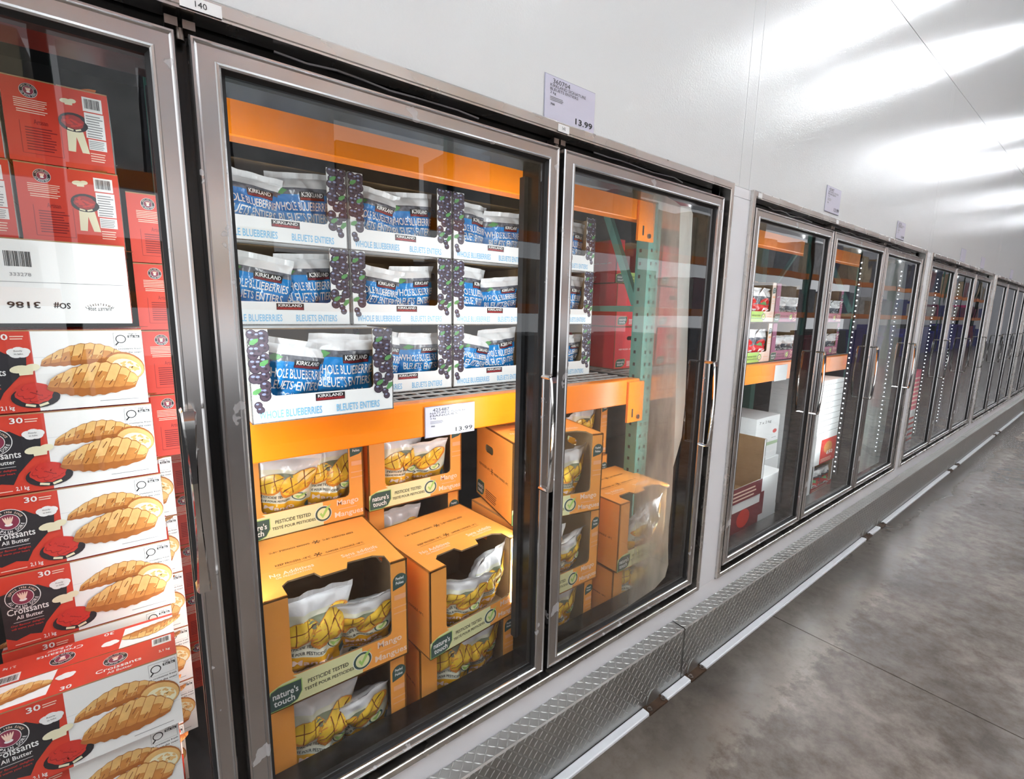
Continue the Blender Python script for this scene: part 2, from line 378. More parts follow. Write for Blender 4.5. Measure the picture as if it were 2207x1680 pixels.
def build_setting():
    mb = MB()
    x0, x1 = -4.0, 40.0
    # control joints leave narrow saw cuts in the slab
    for a, b in ((-4, 2.095), (2.1, 4.78), (4.785, 7.5), (7.505, 12.2), (12.205, 40)):
        mb.box(a, -12, -0.1, b, -0.0, 0.0, M_FLOOR)
    mb.box(-4, -12, -0.12, 40, 0, -0.006, M_SEAM)
    struct(mb.build('floor'))
    mb = MB()
    cases = [(XA0+PITCH*i, XA0+PITCH*i+2.3738) for i in range(NCASE)]
    seams = []
    xs = [x0]+[v for c in cases for v in c]+[x1]
    # wall above, split into insulated panels
    px = [x0]+[c[1]+0.048 for c in cases]+[c[1]+0.118 for c in cases]+[x1]; px.sort()
    for a, b in zip(px[:-1], px[1:]):
        for za, zb in ((FT_-0.002, 2.842), (2.846, 6.0)):
            mb.box(a+0.0008, 0.0015, za, b-0.0008, 0.09, zb, M_WALL)
    mb.box(x0, 0.004, FT_-0.001, x1, 0.085, 5.99, M_SEAM)
    # posts between the cases and the low white curb
    for i in range(0, len(xs), 2):
        mb.box(xs[i], 0.0015, FB-0.005, xs[i+1], 0.09, 1.772, M_CURB); mb.box(xs[i], 0.0015, 1.7735, xs[i+1], 0.09, FT_-0.003, M_CURB)
    mb.box(x0, 0.0015, 0.0, x1, 0.09, FB-0.006, M_CURB)
    struct(mb.build('wall_left'))
    mb = MB(); mb.box(-4, -12, 6.0, 40, 0.0, 6.1, mat('ceiling_deck', '#c9ccce', 0.7)); struct(mb.build('ceiling'))
    mb = MB(); mb.box(40, -12, 0, 40.1, 0.0, 6, mat('far_wall', '#b9b9bd', 0.6)); struct(mb.build('wall_back'))
    mb = MB(); mb.box(-4, 1.9, 0.2, 16, 2.0, 2.4, M_DARKWALL); struct(mb.build('wall_right'))
    mb = MB(); mb.box(-4, 0.095, 0.1, 16, 1.9, 0.225, M_DARKWALL); struct(mb.build('floor'))
    mb = MB(); mb.box(-4, 0.095, 2.3, 16, 1.9, 2.4, M_DARKWALL); struct(mb.build('ceiling'))
build_setting()

# ceiling light rows, running away from the freezer wall
def ceiling_light():
    t = thing('ceiling_light', '', 'ceiling light', group='light rows on the ceiling')
    mb = MB(); mb.box(-0.16, -1.65, 0.06, 0.16, 1.65, 0.10, M_WBOARD); mb.box(-0.17, -1.65, 0.0, -0.16, 1.65, 0.1, M_WBOARD); mb.box(0.16, -1.65, 0.0, 0.17, 1.65, 0.1, M_WBOARD)
    mb.build('housing', t)
    mb = MB()
    for x in (-0.09, 0.09): mb.cyl((x, -1.6, 0.035), 0.022, 3.2, M_TUBE, ax=(0, 1, 0), n=10)
    mb.build('tube', t)
    return t
for i, x in enumerate((-3.2, -0.4, 1.6, 4.2, 8.95, 11.5, 16.9, 20.0, 26.0, 32.0)):
    place('clight', ceiling_light, (x, -2.75, 5.88), 'white strip light on the ceiling over the aisle, row %d from the left end' % (i+1))

# ------------------------------------------------------------ freezer cases
def ring_loft(mb, x0, z0, x1, z1, wl, wr, wt, wb, prof, m, yb=0.0, smooth=False):
    rings = []
    for t, y in prof:
        rings.append([Vector((x0+wl*t, y+yb, z0+wb*t)), Vector((x1-wr*t, y+yb, z0+wb*t)), Vector((x1-wr*t, y+yb, z1-wt*t)), Vector((x0+wl*t, y+yb, z1-wt*t))])
    for a, b in zip(rings[:-1], rings[1:]):
        for i in range(4):
            j = (i+1) % 4; mb.face([a[i], a[j], b[j], b[i]], m, smooth)

def handle_mb(x):
    """chrome pull: two stand-offs and a flared strap"""
    mb = MB(); path = []
    zt, zb = 1.196, 0.896
    for k in range(6): path.append((zt, 0.0-0.034*k/5, 0.021))
    for k in range(1, 24):
        t = k/24; w = 0.021-0.012*math.sin(PI*min(1, t*1.0)); path.append((zt+(zb-zt)*t, -0.036-0.006*math.sin(PI*t), w))
    for k in range(6): path.append((zb, -0.034+0.034*k/5, 0.021))
    rows = []
    for i, (z, y, w) in enumerate(path):
        a = path[max(0, i-1)]; b = path[min(len(path)-1, i+1)]
        d = Vector((0, b[1]-a[1], b[0]-a[0])).normalized(); n = Vector((0, d.z, -d.y))*0.0045
        c = Vector((x, y, z)); e = Vector((w/2, 0, 0))
        rows.append([c-e*0.7-n, c+e*0.7-n, c+e, c+e*0.7+n, c-e*0.7+n, c-e])
    for a, b in zip(rows[:-1], rows[1:]):
        for i in range(6):
            j = (i+1) % 6; mb.face([a[i], a[j], b[j], b[i]], M_CHROME, False)
    mb.face(list(reversed(rows[0])), M_CHROME); mb.face(rows[-1], M_CHROME)
    return mb

GX = dict(l=0.039, r=0.032, t=0.034, b=0.026)
def build_door(root):
    """one glass door, local x 0..DW"""
    mb = MB()
    prof = [(0, 0.034), (0, -0.001), (0.05, -0.004), (0.13, -0.004), (0.17, -0.0015), (0.24, 0.0), (0.80, 0.0), (0.84, -0.003), (0.93, -0.0035), (1.0, -0.001), (1.0, 0.016)]
    ring_loft(mb, 0, Z0, DW, ZT, GX['l'], GX['r'], GX['t'], GX['b'], prof, M_STEEL)
    d = mb.build('door', root)
    x0, x1, z0, z1 = GX['l'], DW-GX['r'], Z0+GX['b'], ZT-GX['t']
    mb = MB(); ring_loft(mb, x0, z0, x1, z1, 0.006, 0.006, 0.006, 0.006, [(0, 0.004), (1, 0.008), (1, 0.03), (0, 0.034)], M_RUBBER)
    mb.build('gasket', d)
    mb = MB(); mb.face([(x0+.003, 0.012, z0+.003), (x1-.003, 0.012, z0+.003), (x1-.003, 0.012, z1-.003), (x0+.003, 0.012, z1-.003)], M_GLASS)
    mb.build('glass_pane', d)
    handle_mb(0.722).build('handle', d)
    return d

def build_case(leds):
    t = thing('display_freezer', '', 'freezer', group='glass door freezers along the wall')
    W = 2.3738
    mb = MB()
    prof = [(0, 0.0012), (0, -0.009), (0.12, -0.011), (0.8, -0.011), (0.86, -0.009), (1, -0.009), (1, 0.03)]
    ring_loft(mb, 0, FB, W, FT_, 0.022, 0.022, 0.025, 0.022, prof, M_STEEL2)
    mb.build('frame', t)
    mb = MB(); o = 0.0449
    xi0, xi1 = o-0.004, W-o+0.004
    mb.box(0.02, 0.036, 1.722, W-0.02, 0.115, 1.80, M_BLACK)         # header
    mb.box(0.02, 0.036, 0.298, W-0.02, 0.105, 0.343, M_BLACK)        # sill
    mb.box(0.018, 0.036, 0.3, o+0.02, 0.115, 1.79, M_BLACK); mb.box(W-o-0.02, 0.036, 0.3, W-0.018, 0.115, 1.79, M_BLACK)
    for k in range(3): mb.box(0.03, 0.104+0.012*k, 0.30, W-0.03, 0.112+0.012*k, 0.335-0.018*k, M_BLACK)
    mb.build('liner', t)
    for k in (1, 2):
        xm = o+k*DW+(k-0.5)*GAP
        mb = MB(); mb.box(xm-0.034, 0.036, 0.343, xm+0.034, 0.108, 1.722, M_BLACK); m_ = mb.build('mullion', t)
        mb = MB()
        for s in (-1, 1): mb.box(xm+s*0.011-0.008, 0.008, 1.766, xm+s*0.011+0.008, 0.034, 1.778, M_BOLT)
        mb.cyl((xm, 0.02, 1.752), 0.006, 0.016, M_BOLT, n=10)
        mb.build('hinge_bracket', m_)
    xs = [o+k*DW+(k-0.5)*GAP for k in (1, 2)]+[W-o]
    for k, xm in enumerate(xs):
        mb = MB(); x = xm-0.034 if k < 2 else xm-0.02
        mb.box(x-0.012, 0.085, 0.40, x, 0.105, 1.70, M_LEDBODY)
        if k in leds:
            z = 0.42
            while z < 1.69: mb.box(x-0.0135, 0.092, z, x-0.012, 0.098, z+0.006, M_LED); z += 0.0305
        mb.build('light_strip', t)
    for k in range(3):
        mb = MB(); p = [(o+k*(DW+GAP)+.12+.05*q, .012+.004*math.sin(q*2.1+k), 1.776-.0012*q*(1 if q < 5 else .6)-.003*math.sin(q*1.7)) for q in range(9)]
        for a, b in zip(p[:-1], p[1:]): mb.bar(a, b, .003, .003, M_GREY)
        mb.build('cable', t)
    for k in range(3):
        d = build_door(t); d.location.x = o+k*(DW+GAP)
    return t

case_labels = ['long glass door freezer nearest the camera, with croissants, blueberries and mangoes behind its doors',
 'second glass door freezer, with strawberry and cherry cartons on an orange shelf beam',
 'third glass door freezer along the wall, dark doors with rows of white dot lights',
 'fourth glass door freezer along the wall, its dark doors mirroring blue stock',
 'fifth glass door freezer along the wall, narrow sliver at the right edge',
 'sixth and farthest glass door freezer, at the vanishing end of the wall']
CASES = []
for i in range(NCASE):
    c = build_case([(), (1, 2), (0, 1), (), (), ()][i])
    c.location = (XA0+PITCH*i, 0, 0); c['label'] = case_labels[i]; CASES.append(c)
# real light of the case lamps: strips on the mullions shining on the goods
def led_light(x, y, z, h, w, power, ang):
    l = bpy.data.lights.new('case_lamp', 'AREA'); l.shape = 'RECTANGLE'; l.size = 0.014; l.size_y = h; l.energy = power; l.color = (0.93, 0.98, 1.0)
    o = bpy.data.objects.new('case_lamp', l); COL.objects.link(o); o.location = (x, y, z)
    o.rotation_euler = (PI/2, 0, ang)      # faces +y then turned about z
    o['label'] = 'slim white lamp strip on a freezer door post'; o['category'] = 'lamp'; o['group'] = 'case lamp strips'
    return o
for i in range(4):
    X = XA0+PITCH*i
    for k, xm in enumerate([0.03, 0.0449+DW+GAP/2, 0.0449+2*DW+1.5*GAP, 2.345]):
        for s in ((-1, 1) if 0 < k < 3 else ((1,) if k == 0 else (-1,))):
            led_light(X+xm+s*0.036, 0.115, 1.10, 1.2, 0.014, LED_W*((0.65 if i == 0 and (k == 0 or (k == 1 and s < 0)) else 1.25 if i == 0 else 0.9) if i < 2 else 0.3), s*-0.75)

# small number stickers on the surround, price signs on the wall
def sticker(case, x, s, w=0.05):
    mb = MB(); P = Pl(mb, (x, -0.0115, 1.7865), (1, 0, 0), (0, 0, 1), dl=0.0004)
    P.rect(0, 0, w, 0.017, M_WHITE, 0)
    if s: P.text(s, w*0.36, 0.0045, w*0.64, 0.0125, M_INK, 1, bold=False)
    mb.build('number_label', case)
sticker(CASES[0], 0.803, '140', 0.053); sticker(CASES[0], 1.545, '141', 0.037)
for i in (1, 2, 3):
    for k in range(3): sticker(CASES[i], 0.03+k*(DW+GAP)-(0.02 if k else 0), '', 0.03)

def price_sign(name, label, x0, z0, x1, z1, y, txt, group=None):
    t = thing(name, label, 'price sign', ((x0+x1)/2, y, z0), group=group)
    w, h = x1-x0, z1-z0
    mb = MB(); mb.box(-w/2, -0.0008, 0, w/2, 0.0008, h, M_PAPER); P = Pl(mb, (-w/2, -0.0008, 0), (1, 0, 0), (0, 0, 1), dl=0.0003)
    if txt:
        a, b, c = txt
        P.text(a, w*.14, h*.84, w*.47, h*.95, M_INK, 1, bold=False)
        P.text(b[0], w*.09, h*.755, w*.80, h*.825, M_INK, 1, bold=False); P.text(b[1], w*.09, h*.67, w*.64, h*.735, M_INK, 1, bold=False)
        P.text('2 kg', w*.09, h*.58, w*.20, h*.65, M_INK, 1, bold=False)
        P.lines(w*.09, h*.44, w*.38, h*.55, 3, M_GREY, 1)
        P.text('700', w*.10, h*.33, w*.18, h*.38, M_INK, 1, bold=True)
        P.text(c, w*.60, h*.07, w*.96, h*.22, M_INK, 1, bold=True)
    mb.build('paper', t)
    mb = MB(); mb.box(-w/2-0.002, 0.0009, -0.002, w/2+0.002, 0.0013, h+0.002, mat('sleeve_plastic', '#aaa9b8', 0.12)); mb.build('sleeve', t)
    return t
G = 'price signs above the freezers'
price_sign('price_sign', 'paper price sign reading 13.99 on the wall above the number 141 sticker', .6985, 1.812, .865, 1.906, -0.001, ('360704', ('KIRKLAND SIGNATURE', 'BLEUETS ENTIERS'), '13.99'), G)
price_sign('price_sign', 'price sign on the wall above the first door of the second freezer', 2.357, 1.829, 2.52, 1.935, -0.001, ('425487', ('NATURE\'S TOUCH', 'FRAISES'), '13.99'), G)
price_sign('price_sign', 'price sign above the second and third doors of the second freezer', 3.40, 1.82, 3.555, 1.914, -0.001, ('447700', ('NATURE\'S TOUCH', 'CERISES'), '13.99'), G)
for i, x in enumerate((5.15, 5.95, 7.6)):
    price_sign('price_sign', ['narrow looking price sign above the first door of the third freezer', 'price sign above the last doors of the third freezer', 'farthest price sign, above the fourth freezer'][i], x-.08, 1.82, x+.08, 1.915, -0.001, None, G)

# ------------------------------------------------------------ bumper rail, white strip, floor brackets
def bumper(L, xoff):
    t = thing('bumper_guard', '', 'bumper', group='diamond plate bumper sections')
    mb = MB(); D = 0.054; zt, zb = 0.215, 0.010
    prof = [(-0.001, zt-0.004), (-0.001, zt), (-D+0.004, zt), (-D, zt-0.004), (-D, zb), (-D+0.003, zb), (-D+0.003, zt-0.008)]
    n = len(prof)
    A = [Vector((0.0025, y, z)) for y, z in prof]; B = [Vector((L-0.0025, y, z)) for y, z in prof]
    for i in range(n-1): mb.face([A[i], A[i+1], B[i+1], B[i]], M_TREAD)
    mb.box(0.012, -D+0.006, zb+0.02, L-0.012, -0.004, zt-0.003, M_BLACK)
    # raised lozenges
    def loz(c, d, nrm, a=0.0115, b=0.0024, h=0.0014):
        e = nrm.cross(d); P = [c-d*a, c-e*b, c+d*a, c+e*b, c-d*a*0.45+nrm*h, c+d*a*0.45+nrm*h]
        mb.mesh(P, [(0, 1, 4), (1, 2, 5), (1, 5, 4), (2, 3, 5), (3, 0, 4), (3, 4, 5)], M_TREAD)
    s = 0.0185; nf = Vector((0, -1, 0)); nt_ = Vector((0, 0, 1)); q = math.sqrt(.5)
    i = 0; x = 0.012
    while x < L-0.01:
        z = zb+0.03; j = 0
        while z < zt-0.008:
            loz(Vector((x, -D, z)), Vector((q, 0, q if (i+j) % 2 else -q)), nf); z += s; j += 1
        y = -D+0.012; j = 0
        while y < -0.004:
            loz(Vector((x, y, zt)), Vector((q, q if (i+j) % 2 else -q, 0)), nt_); y += s; j += 1
        x += s; i += 1
    mb.build('tread_plate', t)
    return t
joints = [-1.03, 1.4066, 3.84, 6.28, 8.72, 11.16, 13.6]
bl = ['diamond plate bumper section at the bottom of the photo, below the mango door', 'diamond plate bumper section right of the black vertical joint, below the frosted door', 'third diamond plate bumper section, below the third freezer',
      'fourth diamond plate bumper section along the freezers', 'fifth diamond plate bumper section along the freezers', 'last diamond plate bumper section at the far end']
for i in range(6):
    place('bumper', lambda: bumper(2.4366, 0), (joints[i], 0, 0), bl[i])

def bracket():
    t = thing('floor_bracket', '', 'bracket', group='rusty floor brackets of the bumper')
    mb = MB(); mb.box(-0.052, -0.086, 0.0, 0.052, -0.03, 0.006, M_RUST); mb.build('base_plate', t)
    mb = MB(); n = 14; P0 = []; P1 = []
    for k in range(n+1):
        a = PI*k/n; P0.append(Vector((0.034*math.cos(a)+0.004, -0.056, 0.006+0.05*math.sin(a)))); 
    bk = [p+Vector((0, 0.004, 0)) for p in P0]
    mb.face(P0, M_TREAD); mb.face(list(reversed(bk)), M_TREAD)
    for k in range(n): mb.face([P0[k], bk[k], bk[k+1], P0[k+1]], M_TREAD)
    mb.build('tab', t)
    for x in (-0.034, 0.043):
        mb = MB(); mb.cyl((x, -0.071, 0.006), 0.009, 0.0025, M_BOLT, n=14); mb.cyl((x, -0.071, 0.0085), 0.0055, 0.006, M_BOLT, n=6); mb.build('bolt', t)
    return t
bx = [1.2283, 1.4808, 3.4119, 3.684, 5.62, 5.905, 7.895, 8.17, 10.4, 10.68]
bl = ['rusty floor bracket left of the black bumper joint', 'rusty floor bracket right of the black bumper joint', 'left bracket of the second pair along the white strip', 'right bracket of the second pair along the white strip',
      'left bracket of the third pair along the white strip', 'right bracket of the third pair along the white strip', 'left bracket of the fourth pair, far along the strip', 'right bracket of the fourth pair, far along the strip',
      'left bracket of the farthest pair', 'right bracket of the farthest pair']
for x, l in zip(bx, bl): place('bracket', bracket, (x, 0, 0), l)
wl = ['white floor strip in front of the nearest bumper, at the bottom edge', 'short white strip between the nearest two brackets', 'long white floor strip after the black bumper joint', 'short white strip between the second pair of brackets', 'long white strip before the third pair of brackets',
      'short white strip between the third pair of brackets', 'long white strip before the fourth pair of brackets', 'short white strip between the fourth pair of brackets', 'white strip before the farthest brackets', 'tiny white strip between the farthest brackets', 'farthest white floor strip']
ends = [-1.0]+[v for b in bx for v in (b-0.052, b+0.052)]+[14.0]
for k in range(0, len(ends), 2):
    mb = MB(); a, b = ends[k]+0.001, ends[k+1]-0.001
    prof = [(-0.0555, 0.0), (-0.0555, 0.009), (-0.058, 0.011), (-0.080, 0.011), (-0.083, 0.008), (-0.083, 0.0)]
    A = [(a, y, z) for y, z in prof]; B = [(b, y, z) for y, z in prof]
    for i in range(len(prof)-1): mb.face([A[i], A[i+1], B[i+1], B[i]], M_WSTRIP)
    mb.face(A, M_WSTRIP); mb.face(list(reversed(B)), M_WSTRIP)
    tag(mb.build('floor_strip'), wl[k//2], 'floor strip', 'white strips along the bumper')

# ------------------------------------------------------------ storage racks behind the doors
def rack(xa, xb, label, uprights):
    t = thing('pallet_rack', label, 'rack', group='orange and teal racks in the cold room')
    for z0, z1 in ((1.003, 1.102), (1.709, 1.806)):
        mb = MB(); y0, y1 = 0.28, 0.325
        prof = [(y0+0.002, z0), (y0, z0+0.003), (y0, z1-0.02), (y0+0.001, z1-0.003), (y0+0.004, z1), (y1, z1), (y1, z0)]
        A = [(xa, y, z) for y, z in prof]; B = [(xb, y, z) for y, z in prof]; n = len(prof)
        for i in range(n): j = (i+1) % n; mb.face([A[j], A[i], B[i], B[j]], M_ORANGE)
        mb.face(A, M_ORANGE); mb.face(list(reversed(B)), M_ORANGE)
        b = mb.build('beam', t)
        mb = MB(); mb.box(xb-0.075, 0.272, z0-0.075, xb+0.02, 0.282, z1-0.01, M_ORANGE)
        mb.box(xb-0.05, 0.2712, z0-0.055, xb-0.042, 0.273, z0-0.02, M_HOLE); mb.cyl((xb-0.012, 0.2725, z0-0.055), 0.009, 0.006, M_BOLT, ax=(0, -1, 0), n=12)
        mb.build('beam_bracket', b)
    mb = MB(); x = xa
    z = 1.092
    while x < xb: mb.box(x, 0.326, z, x+0.009, 1.05, z+0.006, M_WIRE); x += 0.05
    y = 0.34
    while y < 1.05: mb.box(xa, y, z+0.006, xb, y+0.008, z+0.0105, M_WIRE); y += 0.055
    mb.build('wire_deck', t)
    for xu in uprights:
        for yp in (0.284, 1.0):
            mb = MB(); mb.box(xu, yp, 0.226, xu+0.075, yp+0.057, 2.2, M_TEAL)
            if yp < 0.5:
                z = 0.3
                while z < 2.15:
                    for q in (0.018, 0.05): mb.box(xu+q, yp-0.0012, z, xu+q+0.009, yp, z+0.013, M_HOLE)
                    mb.box(xu-0.0012, yp+0.03, z, xu, yp+0.04, z+0.013, M_HOLE)
                    z += 0.05
            mb.build('upright', t)
        for a, b in (((0.36, 1.38), (1.0, 1.38)), ((0.36, 1.40), (0.66, 2.05)), ((0.66, 2.05), (1.0, 1.45)), ((0.36, 0.55), (1.0, 0.95)), ((0.36, 1.0), (1.0, 1.02))):
            mb = MB(); mb.bar((xu+0.04, a[0], a[1]), (xu+0.04, b[0], b[1]), 0.03, 0.024, M_TEAL); mb.build('brace', t)
    return t
rack(-0.021, 1.49, 'orange beamed rack with teal upright behind the blueberry and frosted doors', (-0.021, 1.497))
rack(1.575, 3.95, 'orange beamed rack behind the strawberry door of the second freezer', (3.96,))

# ------------------------------------------------------------ blueberry cartons and bags
BW, BH, BD = 0.330, 0.209, 0.30
def kirkland(P, u0, v0, u1, v1, l=2):
    P.rect(u0, v0, u1, v1, M_INK, l); w, h = u1-u0, v1-v0
    P.rect(u0+w*.02, v0+h*.05, u1-w*.02, v0+h*.42, M_MAROON, l+1)
    P.text('KIRKLAND', u0+w*.07, v0+h*.48, u1-w*.07, v0+h*.90, M_WHITE, l+2)
    P.text('Signature', u0+w*.12, v0+h*.08, u1-w*.14, v0+h*.40, M_BOWLRED, l+2, bold=False, slant=0.05)
def berries(P, u0, u1, vt, seed, lo):
    r = random.Random(seed); row = 0; v = vt-0.010
    while v > lo:
        n = 3 if row % 2 == 0 else 2
        for k in range(n):
            u = u0+(u1-u0)*((k+0.5)/n)+r.uniform(-.003, .003); vv = v+r.uniform(-.004, .004); rad = r.uniform(.0098, .0124)
            if vv < lo+0.03 and k == (0 if seed % 2 else n-1): continue
            if r.random() < 0.08: continue
            u = min(max(u, u0+rad*.75), u1-rad*.75)
            P.ell(u, vv, rad, rad, M_BERRYD, 2+row % 3, 14); P.ell(u, vv, rad*.86, rad*.86, M_BERRY, 3+row % 3, 14)
            P.ell(u-rad*.25, vv+rad*.4, rad*.35, rad*.22, M_BERRYL, 6, 8); P.ell(u+rad*.2, vv-rad*.1, rad*.25, rad*.25, M_BERRYD, 6, 8)
        if row in (1, 4, 8):
            lu = u0+(u1-u0)*(0.3 if row != 4 else 0.75)
            P.poly([(lu-.009, v-.006), (lu-.001, v-.007), (lu+.008, v), (lu+.009, v+.007), (lu, v+.006), (lu-.008, v+.001)], M_LEAF, 8)
        v -= 0.0155; row += 1
def blue_carton():
    t = thing('blueberry_carton', '', 'carton', group='open blueberry cartons')
    mb = MB(); t_ = 0.003; w, h, d = BW/2-0.001, BH-0.001, BD
    def board(o, ex, ey, W_, H_): prism(mb, [(0, 0), (W_, 0), (W_, H_), (0, H_)], [], o, ex, ey, t_, M_WBOARD, M_KRAFT, M_KEDGE)
    prism(mb, [(0, 0), (d, 0), (d, h), (0, h)], [rrect(d*.35, h*.68, d*.6, h*.82, 0.012)], (w, 0, 0), (0, 1, 0), (0, 0, 1), t_, M_WBOARD, M_KRAFT, M_KEDGE)
    prism(mb, [(0, 0), (d, 0), (d, h), (0, h)], [rrect(d*.35, h*.68, d*.6, h*.82, 0.012)], (-w, d, 0), (0, -1, 0), (0, 0, 1), t_, M_WBOARD, M_KRAFT, M_KEDGE)
    board((w, d, 0), (-1, 0, 0), (0, 0, 1), 2*w, h)
    board((-w, d, 0), (1, 0, 0), (0, -1, 0), 2*w, d)
    mb.build('body', t)
    mb = MB(); board((-w, d*.22, h), (1, 0, 0), (0, 1, 0), 2*w, d*.78); mb.build('top_flap', t)
    mb = MB()
    a, b, c = 0.125*2*w, 0.842*2*w, 0.29*h
    r = 0.010
    out = [(0, 0), (2*w, 0), (2*w, h), (b, h)]+[(b, c+r), (b-r*.3, c+r*.3), (b-r, c), (a+r, c), (a+r*.3, c+r*.3), (a, c+r)]+[(a, h), (0, h)]
    prism(mb, out, [], (-w, 0, 0), (1, 0, 0), (0, 0, 1), t_, M_WBOARD, M_KRAFT, M_KEDGE)
    P = Pl(mb, (-w, 0, 0), (1, 0, 0), (0, 0, 1), dl=0.00025)
    berries(P, 0.001, a-.001, h-.001, 3, 0.050); berries(P, b+.001, 2*w-.001, h-.001, 6, 0.055)
    for u, v in ((0.010, .042), (0.014, .031), (2*w-.026, .050), (2*w-.022, .038)):
        P.ell(u+.004, v, .0085, .0085, M_BERRYD, 2); P.ell(u+.004, v, .0072, .0072, M_BERRY, 3); P.ell(u+.002, v+.003, .003, .002, M_BERRYL, 4)
    P.poly([(2*w-.020, .055), (2*w-.012, .054), (2*w-.003, .062), (2*w-.003, .072), (2*w-.013, .070)], M_LEAF, 5)
    kirkland(P, .135, .040, .203, .057)
    P.text('WHOLE BLUEBERRIES', .014, .010, .148, .028, M_LBLUE, 2); P.text('BLEUETS ENTIERS', .182, .010, .290, .028, M_LBLUE, 2)
    mb.build('front_panel', t)
    return t

def bag_surface(w, h, t, seed, slump):
    off = Vector((seed*7.3, seed*3.1, 0))
    def f(u, v, side):
        pu = max(0.0, math.sin(PI*min(1, max(0, u))))**0.55; pv = max(0.0, math.sin(PI*(min(1, max(0, v))**0.8)))**0.6
        x = (u-.5)*w*(1-.10*math.sin(PI*v)*0.5+0.03*math.sin(9*v+seed)); z = v*h*(1-slump*0.25*v)
        q = Vector((u*4, v*4, side*3.0))+off
        n = noise.noise(q)*0.016+noise.noise(q*2.1)*0.005
        y = side*(t*0.5*pu*pv+n*pu*(0.4+pv))
        lean = slump*0.05*v*v
        return Vector((x+noise.noise(q*0.7)*0.012*v, y-lean+0.012*math.sin(5*u+seed)*max(0, v-.75)*4*.5, z))
    return f
def make_bag(name, w, h, t, seed, slump, zones, printer, group, seal_mat):
    f = bag_surface(w, h, t, seed, slump); mb = MB(); N = 40
    for side in (-1, 1):
        for i in range(N):
            for j in range(N):
                u0, u1, v0, v1 = i/N, (i+1)/N, j/N, (j+1)/N; m = zones(u0, v0) if side < 0 else M_FILM
                q = [f(u0, v0, side), f(u1, v0, side), f(u1, v1, side), f(u0, v1, side)]
                mb.face(q if side < 0 else list(reversed(q)), m, True)
    def g(u, v, l):
        p = f(u, v, -1); e = 0.01; n = (f(u+e, v, -1)-f(u-e, v, -1)).cross(f(u, v+e, -1)-f(u, v-e, -1))
        return p+n.normalized()*(0.0009+0.0004*l)
    printer(Pl(mb, fn=g))
    o = mb.build(name)
    # weld so that the smooth shading runs across the faces
    import bmesh
    bm = bmesh.new(); bm.from_mesh(o.data); bmesh.ops.remove_doubles(bm, verts=bm.verts, dist=0.00003); bm.to_mesh(o.data); bm.free()
    mb = MB(); K = 14; A = [f(k/K, 1.0, -1) for k in range(K+1)]
    for k in range(K):
        d0 = Vector((0, -0.012*slump-.004*math.sin(k*1.3+seed), .014)); d1 = Vector((0, -0.012*slump-.004*math.sin((k+1)*1.3+seed), .014))
        mb.face([A[k], A[k+1], A[k+1]+d1, A[k]+d0], seal_mat, True)
    mb.build('seal_strip', o)
    return tag(o, '', 'bag', group)
def blue_zones(u, v):
    if v > .83: return M_FILM
    if v > .70 and not (v < .74 and u > .15): return M_BAGBERRY
    if v > .13: return M_BAGBLUE
    return M_BAGBERRY if v > .04 else M_FILM
def blue_print(P):
    P.poly([(.48, .66), (.86, .66), (.86, .79), (.48, .79)], M_INK, 1); P.poly([(.49, .667), (.85, .667), (.85, .705), (.49, .705)], M_MAROON, 2)
    P.text('KIRKLAND', .51, .715, .83, .78, M_WHITE, 3)
    P.text('WHOLE BLUEBERRIES', .05, .50, .97, .635, M_WHITE, 1); P.text('BLEUETS ENTIERS', .10, .33, .92, .465, M_WHITE, 1)
    P.text('CANADA A', .40, .215, .80, .28, M_WHITE, 1, bold=False)
    P.poly([(.2, .04), (.36, .03), (.5, .1), (.42, .14), (.3, .12)], M_LEAF, 1); P.poly([(.1, .77), (.2, .74), (.3, .81), (.2, .85)], M_LEAF, 1)
def mango_zones(u, v):
    if v > .84: return M_FILM
    if v > .50: return M_BAGCREAM
    if v > .36: return M_BAGCREAM
    if v > .14 and not (u > .85 and v < .25): return M_BAGYEL
    return M_FILM
def mango_half(P, cx, cy, rx, ry, rot, l):
    c, s = math.cos(rot), math.sin(rot)
    def T(a, b): return (cx+a*c-b*s, cy+a*s+b*c)
    P.poly([T(rx*1.04*math.cos(q), ry*1.08*math.sin(q)-ry*.08) for q in [2*PI*i/20 for i in range(20)]], M_MANGOR, l)
    P.poly([T(rx*.95*math.cos(q), ry*.93*math.sin(q)+ry*.02) for q in [2*PI*i/20 for i in range(20)]], M_MANGOY, l+1)
    for k in (-.3, .32):
        e = math.sqrt(max(0, 1-k*k))*.92
        P.line(T(rx*k-rx*.10*e, -ry*e), T(rx*k+rx*.10*e, ry*e), .012, M_MANGOL, l+2)
    for k in (0.05,):
        e = math.sqrt(max(0, 1-k*k))*.92; P.line(T(-rx*e, ry*k-.02), T(rx*e, ry*k+.02), .010, M_MANGOL, l+2)
def tick(P, cx, cy, r, ry=None, l=2):
    ry = ry or r
    P.ell(cx, cy, r, ry, M_WHITE, l, 22); P.ell(cx, cy, r*.94, ry*.94, M_DGREEN, l+1, 22); P.ell(cx, cy, r*.72, ry*.72, M_CREAM, l+2, 22)
    P.poly([(cx-r*.45, cy+ry*.05), (cx-r*.1, cy-ry*.55), (cx+r*.95, cy+ry*1.05), (cx+r*.35, cy+ry*.75), (cx-r*.1, cy-ry*.1), (cx-r*.25, cy+ry*.2)], M_LIME, l+3)
